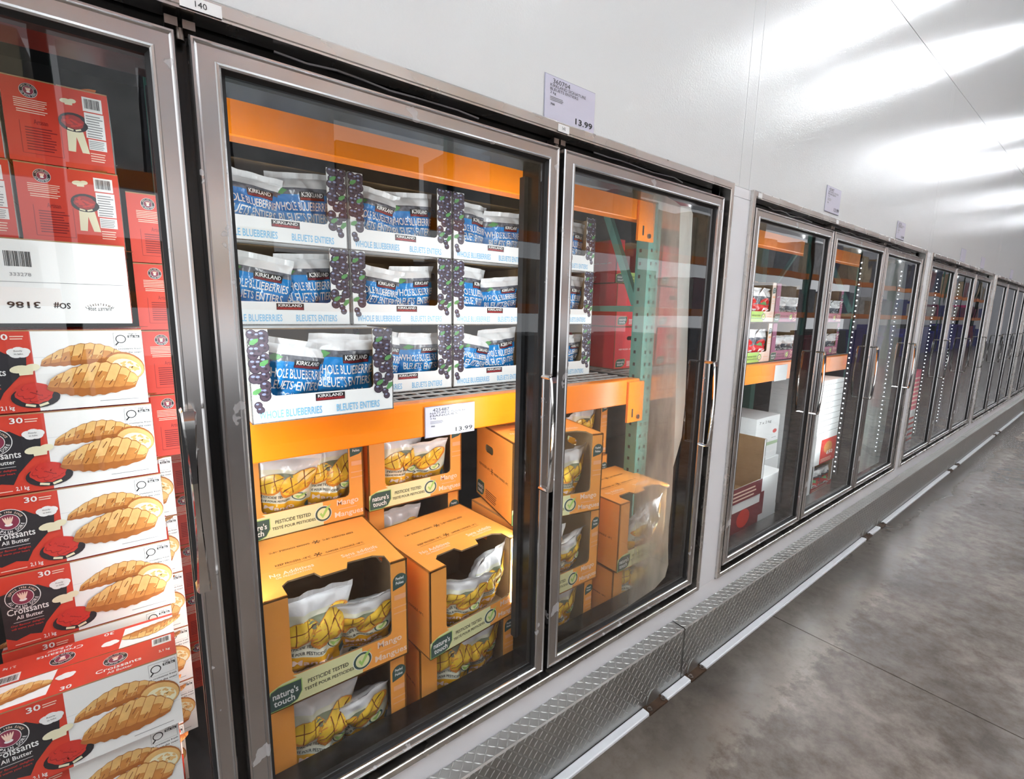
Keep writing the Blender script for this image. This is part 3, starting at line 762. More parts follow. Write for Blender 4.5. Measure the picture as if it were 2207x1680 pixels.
def leafdrop(P, cx, cy, r, l=2, a='Peeled', b='Pelées'):
    pts = [(cx+r*math.cos(t), cy+r*math.sin(t)) for t in [(-PI/2)+1.5*PI*i/18 for i in range(19)]]+[(cx-r, cy-r*1.25)]
    P.poly(pts, M_DGREEN, l); P.text(a, cx-r*.6, cy+r*.15, cx+r*.5, cy+r*.55, M_WHITE, l+1); P.text(b, cx-r*.6, cy-r*.5, cx+r*.5, cy-r*.1, M_WHITE, l+1)
    P.rect(cx-r*.6, cy+r*.0, cx+r*.6, cy+r*.04, M_GREY, l+1)
def mango_print(P):
    P.ell(.55, .70, .40, .10, mat('bag_shade_print', '#7d8468', 0.3), 1, 24)
    mango_half(P, .24, .65, .24, .125, .25, 2); mango_half(P, .66, .67, .31, .15, .5, 5)
    P.text('PESTICIDE TESTED', .08, .455, .52, .49, M_INK, 1); P.text('TESTÉ POUR PESTICIDES', .06, .395, .58, .43, M_INK, 1)
    tick(P, .72, .45, .12, .055, 2)
    P.text('Mango', .18, .27, .66, .345, M_PINK, 1); P.text('Mangues', .12, .165, .76, .235, M_PINK, 1)
    leafdrop(P, .34, .075, .085, 2); P.rect(.56, .07, .66, .115, M_NGBLUE, 1); P.rect(.72, .075, .82, .12, M_NGBLUE, 1)
    P.poly([(0.86, .22), (.93, .27), (.90, .36), (.84, .30)], M_DGREEN, 2)
BLUE_BAGS = [lambda k=k: make_bag('blueberry_bag', .164, .176, .085, 1+k*3.7, (0.15, 0.7, 0.4)[k], blue_zones, blue_print, 'blueberry bags in the cartons', M_FILM) for k in range(3)]
MANGO_BAGS = [lambda k=k: make_bag('mango_bag', .165, .225, .09, 11+k*4.1, (0.25, 0.9, 0.5)[k], mango_zones, mango_print, 'mango bags in the cartons', M_FILM) for k in range(3)]

ROWY = 0.46
LEAN = random.Random(4)
deck = 1.1045
def blue_set(x, y, z, where, sc=1.0, rz=0.0, seed=0, bags=((0, -.085, 0.0), (1, .078, 0.06))):
    place('bluec', blue_carton, (x, y, z), 'open white blueberry carton '+where, rz=rz, scale=(sc, 1, sc))
    R = Matrix.Rotation(rz, 4, 'Z')
    for n, (k, dx, tilt) in enumerate(bags):
        o = R @ Vector((dx, 0.066+0.012*n, 0.012))
        place('bb%d' % k, BLUE_BAGS[k], (x+o.x, y+o.y, z+o.z), '%s bag in the blueberry carton %s' % (('left', 'right')[n], where), rz=rz+tilt, rx=0.10 if n else 0.04, scale=(1, .9, 1), ry=LEAN.uniform(.02, .22) if n == 0 else LEAN.uniform(-.12, .05))
cx = [0.222, 0.556, 0.889, 1.222]
names = [['at the top left, under the upper orange beam', 'in the middle of the top row', 'third along the top row, beside the dark door post', 'on top of the stack behind the frosted door'],
         ['at the left of the middle row', 'in the middle of the middle row', 'third along the middle row, beside the dark door post', 'in the middle of the stack behind the frosted door'],
         [None, 'half hidden behind the carton pulled forward', 'third along the bottom row, on the wire deck', 'at the bottom of the stack behind the frosted door']]
bagsets = [((1, -.085, .15), (0, .07, 0)), ((2, -.088, .1), (0, .055, 0)), ((0, -.08, .2), (2, .075, -.05)), ((1, -.08, 0), (0, .075, 0.1)),
           ((2, -.075, -.3), (0, .072, .1)), ((1, -.09, 0), (2, .05, .1)), ((0, -.08, .3), (1, .07, -.1)), ((2, -.08, .1), (0, .07, 0)),
           None, ((0, -.085, .1), (2, .07, .0)), ((1, -.08, .2), (0, .07, -.05)), ((0, -.08, 0), (1, .07, .1))]
for r in range(3):
    for c in range(4):
        if names[r][c] is None: continue
        blue_set(cx[c], ROWY, deck+(2-r)*BH, names[r][c], bags=bagsets[r*4+c])
blue_set(0.248, 0.235, deck, 'pulled forward over the orange beam', sc=1.0, bags=((2, -.085, .12), (0, .055, -.06)))

# ------------------------------------------------------------ mango cartons
def nt_logo(P, u0, v0, u1, v1, l=2, edge=None):
    w, h = u1-u0, v1-v0
    def shp(g): return [(u0-g, v0-g), (u0+w*.62, v0-g), (u0+w*.86, v0+h*.12-g), (u1+g, v0+h*.45), (u1+g, v1+g), (u0+w*.30, v1+g), (u0+w*.08, v1-h*.12+g), (u0-g, v0+h*.58)]
    P.poly(shp(w*.03), edge or M_LIME, l); P.poly(shp(0), M_DGREEN, l+1)
    P.text("nature's", u0+w*.12, v0+h*.50, u0+w*.90, v0+h*.82, M_WHITE, l+2); P.text('touch', u0+w*.14, v0+h*.16, u0+w*.78, v0+h*.46, M_WHITE, l+2)
def snow(P, cx, cy, r, m, l=2):
    for k in range(3):
        a = PI*k/3; P.line((cx-r*math.cos(a), cy-r*math.sin(a)), (cx+r*math.cos(a), cy+r*math.sin(a)), r*.22, m, l)
    for k in range(6):
        a = PI*k/3; c = (cx+r*.62*math.cos(a), cy+r*.62*math.sin(a))
        for s in (-.6, .6): P.line(c, (c[0]+r*.35*math.cos(a+s), c[1]+r*.35*math.sin(a+s)), r*.15, m, l)
MW, MH, MD = 0.325, 0.263, 0.30
def fruit_carton(name, col, band, edgecol, words, group, ink):
    t = thing(name, '', 'carton', group=group)
    w, h, d, tk = MW/2-.001, MH-.0015, MD, 0.0045
    mb = MB()
    hole = [rrect(d*.50, h*.68, d*.72, h*.78, .012)]
    prism(mb, [(0, 0), (d, 0), (d, h), (0, h)], hole, (w, 0, 0), (0, 1, 0), (0, 0, 1), tk, col, M_KRAFT, M_KEDGE)
    prism(mb, [(0, 0), (d, 0), (d, h), (0, h)], [rrect(d*.28, h*.68, d*.50, h*.78, .012)], (-w, d, 0), (0, -1, 0), (0, 0, 1), tk, col, M_KRAFT, M_KEDGE)
    prism(mb, [(0, 0), (2*w, 0), (2*w, h), (0, h)], [], (w, d, 0), (-1, 0, 0), (0, 0, 1), tk, col, M_KRAFT, M_KEDGE)
    prism(mb, [(0, 0), (2*w, 0), (2*w, d), (0, d)], [], (-w, d, 0), (1, 0, 0), (0, -1, 0), tk, col, M_KRAFT, M_KEDGE)
    for o, ex in (((w, 0, 0), (0, 1, 0)), ((-w, d, 0), (0, -1, 0))):
        P = Pl(mb, o, ex, (0, 0, 1))
        P.text('KEEP FROZEN -18°C', .03, .118, .125, .127, ink, 1); snow(P, .142, .122, .011, ink, 1); P.text('GARDER CONGELÉ -18°C', .158, .118, .27, .127, ink, 1)
        nt_logo(P, .012, .012, .075, .060, 1); P.lines(.09, .015, .19, .05, 5, ink, 1)
    mb.build('body', t)
    # front board, opening runs up into the top
    a, b, c, r = .160*2*w, .868*2*w, .27*h, .012
    mb = MB()
    out = [(0, 0), (2*w, 0), (2*w, h), (b, h), (b, c+r), (b-r*.3, c+r*.3), (b-r, c), (a+r, c), (a+r*.3, c+r*.3), (a, c+r), (a, h), (0, h)]
    prism(mb, out, [], (-w, 0, 0), (1, 0, 0), (0, 0, 1), tk, col, M_KRAFT, M_KEDGE)
    P = Pl(mb, (-w, 0, 0), (1, 0, 0), (0, 0, 1))
    P.poly([(0, .004), (.205, .004), (.205, c-.001), (a+r, c-.001), (a, c), (.06, .064), (.03, .062), (0, .05)], band, 1)
    nt_logo(P, .002, .005, .068, .056, 2)
    P.text(words[0], .082, .038, .172, .048, M_INK, 2); P.text(words[1], .074, .022, .184, .032, M_INK, 2)
    tick(P, .205, .036, .023, .023, 2)
    P.text(words[2], .243, .044, .305, .066, M_PINK, 2); P.rect(.247, .036, .300, .039, edgecol, 2); P.text(words[3], .236, .010, .318, .031, M_PINK, 2)
    leafdrop(P, .3035, h*.80, .0185, 2); P.rect(.288, h*.61, .318, h*.66, edgecol, 2)
    for v in (.53, .47): P.rect(.286, h*v, .319, h*v+.003, edgecol, 2)
    mb.build('front_panel', t)
    # top board with the cut-out and its middle tab
    mb = MB(); q = d*.20
    out = [(0, 0), (a, 0), (a-.002, q*.75), (a+.012, q), (a+.070, q*1.02), (a+.078, q*.62), (b-.092, q*.62), (b-.082, q*1.06), (b-.022, q*1.0), (b+.002, q*.7), (b, 0), (2*w, 0), (2*w, d), (0, d)]
    prism(mb, out, [], (-w, 0, h), (1, 0, 0), (0, 1, 0), tk, col, M_KRAFT, M_KEDGE)
    P = Pl(mb, (-w, 0, h), (1, 0, 0), (0, 1, 0))
    P.text('No Additives', .035, .090, .130, .106, M_PINK, 1); P.text('OR PRESERVATIVES', .045, .078, .122, .086, M_PINK, 1, bold=False)
    P.text('Sans additifs', .195, .090, .285, .106, M_PINK, 1); P.text('NI CONSERVATEURS', .205, .078, .275, .086, M_PINK, 1, bold=False)
    P.text('KEEP FROZEN -18°C', .055, .136, .135, .146, ink, 1); snow(P, .152, .141, .010, ink, 1); P.text('GARDER CONGELÉ -18°C', .170, .136, .265, .146, ink, 1)
    P.rect(.055, .1275, .265, .1285, ink, 1); P.rect(0, .1175, 2*w, .1180, edgecol, 1)
    P.text('GARDER CONGELÉ -18°C', .055, .205, .150, .215, ink, 1, flip=True); snow(P, .166, .210, .010, ink, 1); P.text('KEEP FROZEN -18°C', .182, .205, .262, .215, ink, 1, flip=True)
    mb.build('top_flap', t)
    return t
M_PEACH = mat('print_peach', '#f4b183', 0.5)
WORDS = ('PESTICIDE TESTED', 'TESTÉ POUR PESTICIDES', 'Mango', 'Mangues')
mango_carton = lambda: fruit_carton('mango_carton', M_MANGO_O, M_CREAM, M_PEACH, WORDS, 'orange mango cartons', M_BROWN)
def mango_set(x, y, z, where, rz=0.0, sz=1.0, sx=1.0, bags=((0, -.062, .1), (1, .075, -.15))):
    place('mangoc', mango_carton, (x, y, z), 'orange mango carton '+where, rz=rz, scale=(sx, 1, sz))
    R = Matrix.Rotation(rz, 4, 'Z')
    for n, (k, dx, tilt) in enumerate(bags):
        o = R @ Vector((dx, .066+.02*n, .008))
        place('mbag%d' % k, MANGO_BAGS[k], (x+o.x, y+o.y, z+o.z), '%s bag in the mango carton %s' % (('left', 'right', 'rear')[n], where), rz=rz+tilt, rx=.06 if n == 0 else .12, ry=LEAN.uniform(0, .16) if n == 0 else LEAN.uniform(-.2, .08))
        
ZI = 0.2255
mango_set(0.218, 0.120, ZI, 'at the bottom left, under the largest carton', sz=.27/.263)
mango_set(0.216, 0.100, ZI+.2715, 'at the lower left with its large window facing out', rz=-0.01)
mango_set(0.228, 0.405, ZI, 'low at the back behind the bottom left stack')
mango_set(0.228, 0.405, ZI+.2645, 'hidden behind the large window carton')
mango_set(0.226, 0.402, ZI+.530, 'at the upper left right under the orange beam', bags=((2, -.062, .05), (0, .078, .0)))
mango_set(0.588, 0.135, ZI, 'at the bottom under the slanted carton', sz=.232/.263, bags=((0, -.05, 0), (2, .07, .2)))
mango_set(0.592, 0.100, ZI+.2335, 'slanted beside the dark door post', rz=.10, sx=1.0, sz=.25/.263, bags=((1, -.05, -.2), (2, .07, .4)))
mango_set(0.570, 0.435, ZI, 'low at the back behind the slanted carton')
mango_set(0.570, 0.435, ZI+.2645, 'second up at the back behind the slanted carton')
mango_set(0.568, 0.415, ZI+.530, 'in the upper middle under the 13.99 sign', bags=((2, -.06, .4), (1, .06, -.3)))
mango_set(0.935, 0.130, ZI, 'at the floor of the frosted door stack', sz=.225/.263, bags=((0, -.07, 0), (2, .06, .1)))
mango_set(0.930, 0.110, ZI+.2265, 'in the middle of the frosted door stack', bags=((0, -.07, 0), (1, .06, .1)))
mango_set(0.905, 0.120, ZI+.2265+.2645, 'on top of the frosted door stack, window half empty', rz=-.22, bags=((1, -.07, .3), (2, .05, .5)))
mango_set(1.320, 0.420, ZI+.0, 'low at the back behind the frosted door', bags=((0, -.05, 0),))
mango_set(1.320, 0.420, ZI+.2645, 'second up at the back behind the frosted door', bags=((0, -.05, 0),))
mango_set(1.320, 0.430, ZI+.529, 'at the back, above the frosted door stack', bags=((2, .03, .2), (1, -.08, 0)))
mango_set(1.350, 0.115, ZI, 'at the floor right of the frosted door stack', sz=.21/.263, bags=((0, -.05, .1), (2, .07, .1)))
mango_set(1.350, 0.100, ZI+.2115, 'with wide flat top behind the hazy frost', bags=((1, -.02, .4), (2, .08, .2)))
price_sign('price_sign', 'white price sign reading 13.99 on the lower orange beam', .524, 1.000, .688, 1.087, .2755, ('425487', ("NATURE'S TOUCH", 'MANGUES'), '13.99'))

# ------------------------------------------------------------ red fruit cartons behind the uprights
M_CRED = mat('carton_red', '#e62f3c', 0.5, var=0.04, vscale=8)
red_carton = lambda: fruit_carton('raspberry_carton', M_CRED, M_LIME, M_REDD, ('PESTICIDE TESTED', 'TESTÉ POUR PESTICIDES', 'Raspberry', 'Framboises'), 'red fruit cartons on the deck', M_WHITE)
for r in range(3):
    if r < 2: place('redc', red_carton, (1.92, .69, deck+r*.196), ['red carton at the bottom of the red stack beside the teal upright', 'red carton in the middle of the red stack'][r], rz=PI/2, scale=(1, 1, .195/.263))
    else: place('redc', red_carton, (1.79, .55, deck+r*.196), 'red carton with raspberries on top of the red stack, behind the slanted teal brace', rz=0, scale=(1, 1, .195/.263))
    place('redc', red_carton, (1.92+.31, .69, deck+r*.196), ['red carton right of the lowest red carton, behind the frost', 'red carton right of the middle red carton, behind the frost', 'red carton right of the top red carton, behind the frost'][r], rz=PI/2, scale=(1, 1, .195/.263))

# ------------------------------------------------------------ croissant boxes
CW, CH, CD = 0.240, 0.137, 0.140
def croissant(P, cx, cy, L, Wd, rot, bend, l, nseg=9, seed=1):
    r = random.Random(seed); N = 36; c, s = math.cos(rot), math.sin(rot)
    def pt(t, k):
        x = (t-.5)*L; y = -bend*(4*(t-.5)**2); wv = Wd*.5*(math.sin(PI*(0.06+.88*t))**.75)*(1+.10*math.sin(t*nseg*PI)**2)
        y += k*wv; x += k*wv*.35
        return (cx+x*c-y*s, cy+x*s+y*c)
    P.poly([pt(i/N, -1.03) for i in range(N+1)]+[pt(i/N, 1.03) for i in range(N, -1, -1)], M_GOLD3, l)
    for g in range(nseg):
        t0, t1 = g/nseg, (g+1)/nseg
        for k0, k1, mm in ((-1, -.55, M_GOLD3), (-.55, -.1, M_GOLD2), (-.1, .45, M_GOLD1 if g % 2 else M_GOLD2), (.45, .98, M_GOLD1)):
            n = 4; a = [pt(t0+(t1-t0)*(.02+.93*i/n), k0) for i in range(n+1)]; b = [pt(t0+(t1-t0)*(.02+.93*i/n), k1) for i in range(n, -1, -1)]
            P.poly(a+b, mm, l+1)
        for _ in range(2):
            t = t0+(t1-t0)*r.uniform(.2, .8); k = r.uniform(-.5, .5); P.line(pt(t, k), pt(t+.02, k+.35), .0012, M_GOLD4 if r.random() < .5 else M_GOLD1, l+2)
def croissants_photo(P, u0, v0):
    croissant(P, u0+.058, v0+.086, .108, .034, .06, .010, 2, 8, 4)
    P.ell(u0+.113, v0+.062, .030, .025, M_GOLD3, 5, 22, -.5); P.ell(u0+.114, v0+.061, .028, .0225, M_GOLD1, 6, 22, -.5); P.ell(u0+.116, v0+.058, .022, .016, M_HAT, 7, 20, -.5)
    r = random.Random(5)
    for _ in range(22):
        a = r.uniform(0, 2*PI); q = r.uniform(.1, .9); P.ell(u0+.116+.019*q*math.cos(a), v0+.058+.013*q*math.sin(a), .0034, .0019, M_GOLD1, 8, 8, r.uniform(-1, 1))
    croissant(P, u0+.070, v0+.042, .118, .056, -.05, .008, 10, 8, 8)
def pain_logo(P, cx, cy, r, l=3):
    P.ell(cx, cy, r, r, M_WHITE, l, 28); P.ell(cx, cy, r*.95, r*.95, M_BLOB, l+1, 28); P.ell(cx, cy, r*.62, r*.62, M_WHITE, l+2, 24); P.ell(cx, cy, r*.58, r*.58, mat('print_plum', '#8c2f4a', 0.5), l+3, 24)
    for k in (-.36, -.18, 0, .18, .36): P.ell(cx+k*r*.5, cy+r*.1, r*.05, r*.32, M_PINK, l+4, 10, -k*.9)
    P.ell(cx, cy-r*.22, r*.22, r*.12, M_WHITE, l+4, 12)
    P.arc_text('AU PAIN DORÉ', cx, cy, r*.78, r*.22, PI+.25, 2*PI-.25, M_WHITE, l+4, inward=True)
    P.arc_text('DEPUIS 1956 SINCE', cx, cy, r*.78, r*.15, PI-.35, .35, M_PINK, l+4)
def cloud(P, cx, cy, r, m, l):
    for a, b, q in ((-.5, .1, .55), (0, .25, .6), (.5, .15, .55), (-.25, -.15, .6), (.3, -.1, .62)): P.ell(cx+a*r, cy+b*r, q*r, q*r*.8, m, l, 14)
def bowl(P, cx, cy, r, l, pile=None):
    """dark serving bowl full of red, under a pale baker's hat"""
    P.ell(cx, cy, r, r*.62, M_BLOB, l, 22); rr = random.Random(2)
    rr = random.Random(2); q = [(cx-.04*r+r*.78*math.cos(2*PI*i/22)*(1+.07*math.sin(i*2.3)), cy+.22*r+r*.60*math.sin(2*PI*i/22)*(1+.09*math.sin(i*3.1))) for i in range(22)]
    P.poly(q, pile or M_BOWLRED, l+1)
    for _ in range(26):
        a = rr.uniform(0, 2*PI); w = math.sqrt(rr.uniform(.02, .75)); x, y = cx-.04*r+r*.66*w*math.cos(a), cy+.22*r+r*.48*w*math.sin(a)
        P.ell(x, y, r*.13, r*.11, M_REDD, l+2, 10); P.ell(x+.015*r, y+.02*r, r*.118, r*.095, M_BOWLRED, l+3, 10)
    P.line((cx-r*.45, cy-r*.40), (cx-r*.05, cy-r*.50), r*.13, M_HAT, l+5); P.line((cx+r*.10, cy-r*.50), (cx+r*.48, cy-r*.36), r*.13, M_HAT, l+5)
def hat(P, cx, cy, r, l):
    P.ell(cx-r*.35, cy, r*.62, r*.34, M_HAT, l, 16, .15); P.ell(cx+r*.45, cy+r*.12, r*.5, r*.32, M_HAT, l, 16, .15); P.poly([(cx-r*.4, cy-r*.55), (cx+r*.45, cy-r*.5), (cx+r*.5, cy), (cx-r*.45, cy)], M_HAT, l)
def croissant_box():
    t = thing('croissant_box', '', 'box', group='croissant boxes')
    w, h, d = CW/2-.0008, CH-.001, CD/2-.0006
    mb = MB(); mb.box(-w, -d, 0, w, d, h-.002, M_RED)
    P = Pl(mb, (-w, -d, 0), (1, 0, 0), (0, 0, 1), dl=.0002); W_ = 2*w; S0 = .092
    P.rect(S0, 0, W_, h-.002, M_WHITE, 1)
    for v in (.045, .09): P.rect(S0, v, W_, v+.0006, mat('print_pale_grey', '#d4d8da', .5), 2)
    P.poly([(0, .022), (.012, .014), (.03, .020), (.044, .016), (.052, .034), (.066, .052), (.082, .070), (.084, .092), (.060, .098), (.048, .108), (.02, .106), (0, .102)], M_BLOB, 2)
    pain_logo(P, .028, .092, .0225); P.text('30', .050, .120, .066, .130, M_WHITE, 3); P.lines(.068, .121, .086, .129, 2, M_PINK, 3)
    cloud(P, .076, .099, .0135, M_WHITE, 4); P.text('Ready', .0705, .1005, .0805, .1033, M_INK, 6, bold=False); P.text('to bake.', .0705, .0960, .0815, .0985, M_INK, 6, bold=False)
    P.text('Croissants', .006, .062, .058, .074, M_WHITE, 4); P.text('All Butter', .016, .052, .050, .059, M_WHITE, 4); P.rect(.012, .047, .05, .0476, M_WHITE, 4)
    P.text('Our flavour delights', .008, .039, .050, .0435, M_BOWLRED, 4); P.text('will warm your heart', .008, .033, .048, .0375, M_BOWLRED, 4)
    P.text('2,1 kg', .046, .003, .062, .012, M_WHITE, 4); P.rect(.010, .005, .042, .0065, M_PINK, 4)
    bowl(P, .089, .024, .030, 5); hat(P, .081, .072, .019, 11)
    croissants_photo(P, S0+.004, .008)
    P.rect(.198, .106, .236, .130, M_GREY, 2); P.rect(.1985, .1065, .2355, .1295, M_WHITE, 3); P.ell(.208, .119, .0075, .0075, M_INK, 4); P.ell(.208, .119, .006, .006, M_WHITE, 5); P.line((.204, .113), (.200, .108), .0022, M_INK, 4)
    P.rect(.218, .121, .235, .1255, M_INK, 4); P.text('High in', .219, .1262, .232, .1292, M_INK, 4); P.text('Sat fat', .2195, .1217, .2335, .125, M_WHITE, 5)
    P.text('Enjoy croissants fresh', .190, .099, .236, .103, M_INK, 2); P.text('from the oven!', .205, .093, .236, .0968, M_INK, 2); P.rect(.17, .009, .225, .010, M_GREY, 2)
    # plain white back: two flaps meeting in the middle, seen upside down
    P = Pl(mb, (w, d, 0), (-1, 0, 0), (0, 0, 1), dl=.0002)
    P.rect(0, 0, W_, h-.002, M_WHITE, 1); P.rect(0, h*.49, W_, h*.495, M_GREY, 2)
    P.barcode(.082, h*.62, .122, h*.88, 2); P.text('333278', .090, h*.56, .115, h*.60, M_GREY, 2, bold=False)
    P.text('3186', .082, h*.18, .121, h*.26, M_INK, 2, flip=True); P.text('SO#', .137, h*.18, .158, h*.26, M_INK, 2, flip=True); P.text('JUILLET 2026', .180, h*.16, .212, h*.21, M_INK, 2, flip=True)
    P.arc_text('1 2 3 4 5 6 7 8 9 10 11', .196, h*.02, .030, .004, PI-.9, .9, M_INK, 2)
    # red ends with text blocks
    for o, ex in (((w, -d, 0), (0, 1, 0)), ((-w, d, 0), (0, -1, 0))):
        P = Pl(mb, o, ex, (0, 0, 1), dl=.0002); e = 2*d
        pain_logo(P, .034, .116, .0115, 2)
        P.lines(.014, .088, .060, .104, 5, M_PINK, 2); P.lines(.016, .080, .060, .087, 2, M_PINK, 2)
        P.text('Artisan', .036, .063, .054, .071, M_REDD, 2, bold=False); P.lines(.024, .020, .066, .060, 9, M_REDD, 2)
        for a, b in (((.018, .014), (.070, .014)), ((.070, .014), (.070, .066)), ((.018, .014), (.018, .066))): P.line(a, b, .0006, M_REDD, 2)
        hat(P, .084, .112, .0115, 3); P.ell(.089, .078, .021, .016, M_BLOB, 2, 20); bowl(P, .088, .074, .0195, 3, mat('print_deep_red', '#a52a2a', .5))
        P.poly([(.078, .064), (.100, .064), (.106, .028), (.096, .028), (.090, .054), (.087, .028), (.077, .028)], M_HAT, 2)
        P.barcode(.103, .101, .130, .125, 2); P.rect(.104, .056, .131, .099, M_WHITE, 2); P.lines(.106, .058, .130, .097, 9, M_GREY, 3); P.rect(.106, .036, .131, .054, M_WHITE, 2); P.lines(.107, .038, .130, .053, 5, M_GREY, 3)
        P.lines(.107, .016, .130, .033, 4, M_PINK, 2)
    mb.build('body', t)
    for s in (-1, 1):
        mb = MB(); y0, y1 = (-d, -.001) if s < 0 else (.001, d)
        mb.box(-w, y0, h-.002, w, y1, h, M_KRAFT)
        P = Pl(mb, (-w, y0, h), (1, 0, 0), (0, 1, 0), dl=.0002) if s < 0 else Pl(mb, (w, y1, h), (-1, 0, 0), (0, -1, 0), dl=.0002)
        D_ = y1-y0; P.rect(0, 0, W_, D_, M_RED, 0.5)
        P.poly([(0, D_*.12), (.072, D_*.12), (.080, D_), (0, D_)], M_WHITE, 1); croissant(P, .030, D_*.55, .090, .030, .2, .01, 3, 8, 8)
        pain_logo(P, .155, D_*.62, .0165, 2); P.text('Croissants', .130, D_*.22, .190, D_*.36, M_WHITE, 2); P.text('All Butter', .145, D_*.08, .178, D_*.17, M_WHITE, 2)
        P.text('30', .088, D_*.06, .102, D_*.20, M_WHITE, 2); P.text('2,1 kg', .214, D_*.24, .230, D_*.36, M_WHITE, 2); P.barcode(.205, D_*.62, .233, D_*.95, 2); cloud(P, .092, D_*.6, .012, M_WHITE, 2)
        mb.build('top_flap', t)
    return t
def cbox(xr, y, z, label, rz=0.0, n=1):
    """xr: right edge seen from the aisle, y: front face"""
    if abs(rz) < 0.1: x, yy = xr-CW/2, y+CD/2
    elif abs(abs(rz)-PI) < 0.1: x, yy = xr-CW/2, y+CD/2
    else: x, yy = xr-CD/2, y+CW/2
    place('cbox', croissant_box, (x, yy, z), label, rz=rz)
zz = 0.759-.137
ord_ = ['top', 'second', 'third', 'fourth']
for k in range(4): cbox(-.091+.003*k, .20, 1.1795-.1385*k, 'croissant box with white front, %s of the four stacked flush below the plain white box' % ord_[k])
cbox(-.1025, .203, 1.3265, 'croissant box turned to show its plain white back and upside down 3186 stamp', rz=PI)
cbox(-.09, .032, .623, 'croissant box pulled forward with its printed red and white top in view')
cbox(-.098, .045, .485, 'croissant box below the one pulled forward, near the bottom edge')
cbox(-.096, .050, .347, 'lowest croissant box of the forward stack')
cbox(-.348, .055, .623+.0, 'croissant box at the left edge beside the forward stack')
cbox(-.342, .075, .760+.0, 'croissant box showing only a sliver at the left edge')
for k in range(3): cbox(-.09, .20, .626-.1375*k, 'croissant box hidden behind the forward stack, %s one' % ord_[k])
for r in range(2): cbox(-.105+.003*(1-r), .30, 1.4655+.1375*r, ['red croissant box end, in the row just above the plain white box', 'topmost red croissant box end behind the first door'][r], rz=-PI/2)
for r in range(2): cbox(-.250+.003*(1-r), .30, 1.4655+.1375*r, ['red croissant box end cut by the left edge, lower one', 'red croissant box end cut by the left edge, upper one'][r], rz=-PI/2)
for r in range(9):
    z = 1.446-.1375*r
    if z < .23: break
    cbox(.046 if r < 4 else .062, .345 if r < 4 else .49, z, 'red croissant box end in the right column, %s from its top' % ['first', 'second', 'third', 'fourth', 'fifth', 'sixth', 'seventh', 'eighth', 'ninth'][r], rz=-PI/2)
    if r >= 4: cbox(-.062, .346, z, 'croissant box set back at the right of the stack, %s from the floor' % ['first', 'fifth', 'fourth', 'third', 'second', 'first'][max(0, r-3)])

# ------------------------------------------------------------ frost and a pale stripe on the third door, haze on the sixth
def frost(case_i, door_k, pts, m, yy=0.0145):
    door = [c for c in CASES[case_i].children if c.name.startswith('door')][door_k]
    ox = XA0+PITCH*case_i+0.0449+door_k*(DW+GAP)
    mb = MB(); mb.face([(x-ox, yy, z) for x, z in pts], m); mb.build('frost', door)
ox3 = XA0+0.0449+2*(DW+GAP)
frost(0, 2, [(.815, 1.705), (.86, 1.712), (1.0, 1.716), (1.214, 1.716), (1.26, 1.708), (1.29, 1.70), (1.305, 1.45), (1.325, 1.25), (1.345, 1.05), (1.36, .82), (1.365, .70), (1.36, .60), (1.365, .52), (1.375, .45), (1.36, .405), (1.30, .38), (1.2, .372), (1.1, .362), (1.0, .36), (.93, .37), (.86, .40), (.82, .42)], frost_mat('frost_haze', .08, .88, '#d6d3c8', 1.02-ox3, 1.36-ox3))
frost(0, 2, [(1.29, 1.70), (1.345, 1.705), (1.364, 1.685), (1.375, 1.45), (1.392, 1.25), (1.405, 1.05), (1.40, .93), (1.375, .86), (1.36, .82), (1.345, 1.05), (1.325, 1.25), (1.305, 1.45)], frost_mat('pale_stripe', .9, .92, '#f0f8f2', 0, 1, 5), 0.0165)  # nearly opaque pale stripe, slanting along the right border of the haze
dB = XA0+PITCH+0.0449+2*(DW+GAP)
frost(1, 2, [(dB+.045, .40), (dB+.50, .40), (dB+.53, .6), (dB+.54, 1.0), (dB+.53, 1.4), (dB+.50, 1.70), (dB+.045, 1.71)], frost_mat('frost_light', .80, .50, '#cfdedb', 0.05, .55, 6))

# ------------------------------------------------------------ second freezer: goods
strawb = lambda: fruit_carton('strawberry_carton', mat('carton_pale_pink', '#f1d9cb', 0.5), M_LIME, M_PEACH, ('PESTICIDE TESTED', 'TESTÉ POUR PESTICIDES', 'Strawberry', 'Fraises'), 'pale strawberry cartons', M_REDD)
cherry = lambda: fruit_carton('cherry_carton', mat('carton_mauve', '#a8557c', 0.5, var=.05), mat('carton_mauve_band', '#b56b8c', 0.5), M_PINK, ('PESTICIDE TESTED', 'TESTÉ POUR PESTICIDES', 'Cherries', 'Cerises'), 'mauve cherry cartons', M_WHITE)
M_BAGRED = mat('bag_red', '#d22b2f', 0.2, spec=.8, bump=.4, bscale=30)
def red_zones(u, v): return M_FILM if v > .75 or v < .12 else (M_BAGRED if v < .5 else M_BAGBERRY)
def red_print(P): P.ell(.4, .6, .3, .12, M_BAGRED, 1); P.text('Fraises', .2, .3, .75, .4, M_WHITE, 2); P.poly([(.1, .5), (.3, .48), (.45, .56), (.25, .6)], M_LEAF, 3)
red_bag = lambda: make_bag('strawberry_bag', .17, .23, .09, 31, .6, red_zones, red_print, 'strawberry bags', M_FILM)
def grey_zones(u, v): return M_FILM if v > .6 or v < .3 else M_BAGBERRY
grey_bag = lambda: make_bag('cherry_bag', .17, .21, .09, 37, .9, grey_zones, lambda P: P.text('Cherries', .2, .35, .8, .45, M_WHITE, 1), 'cherry bags', M_FILM)
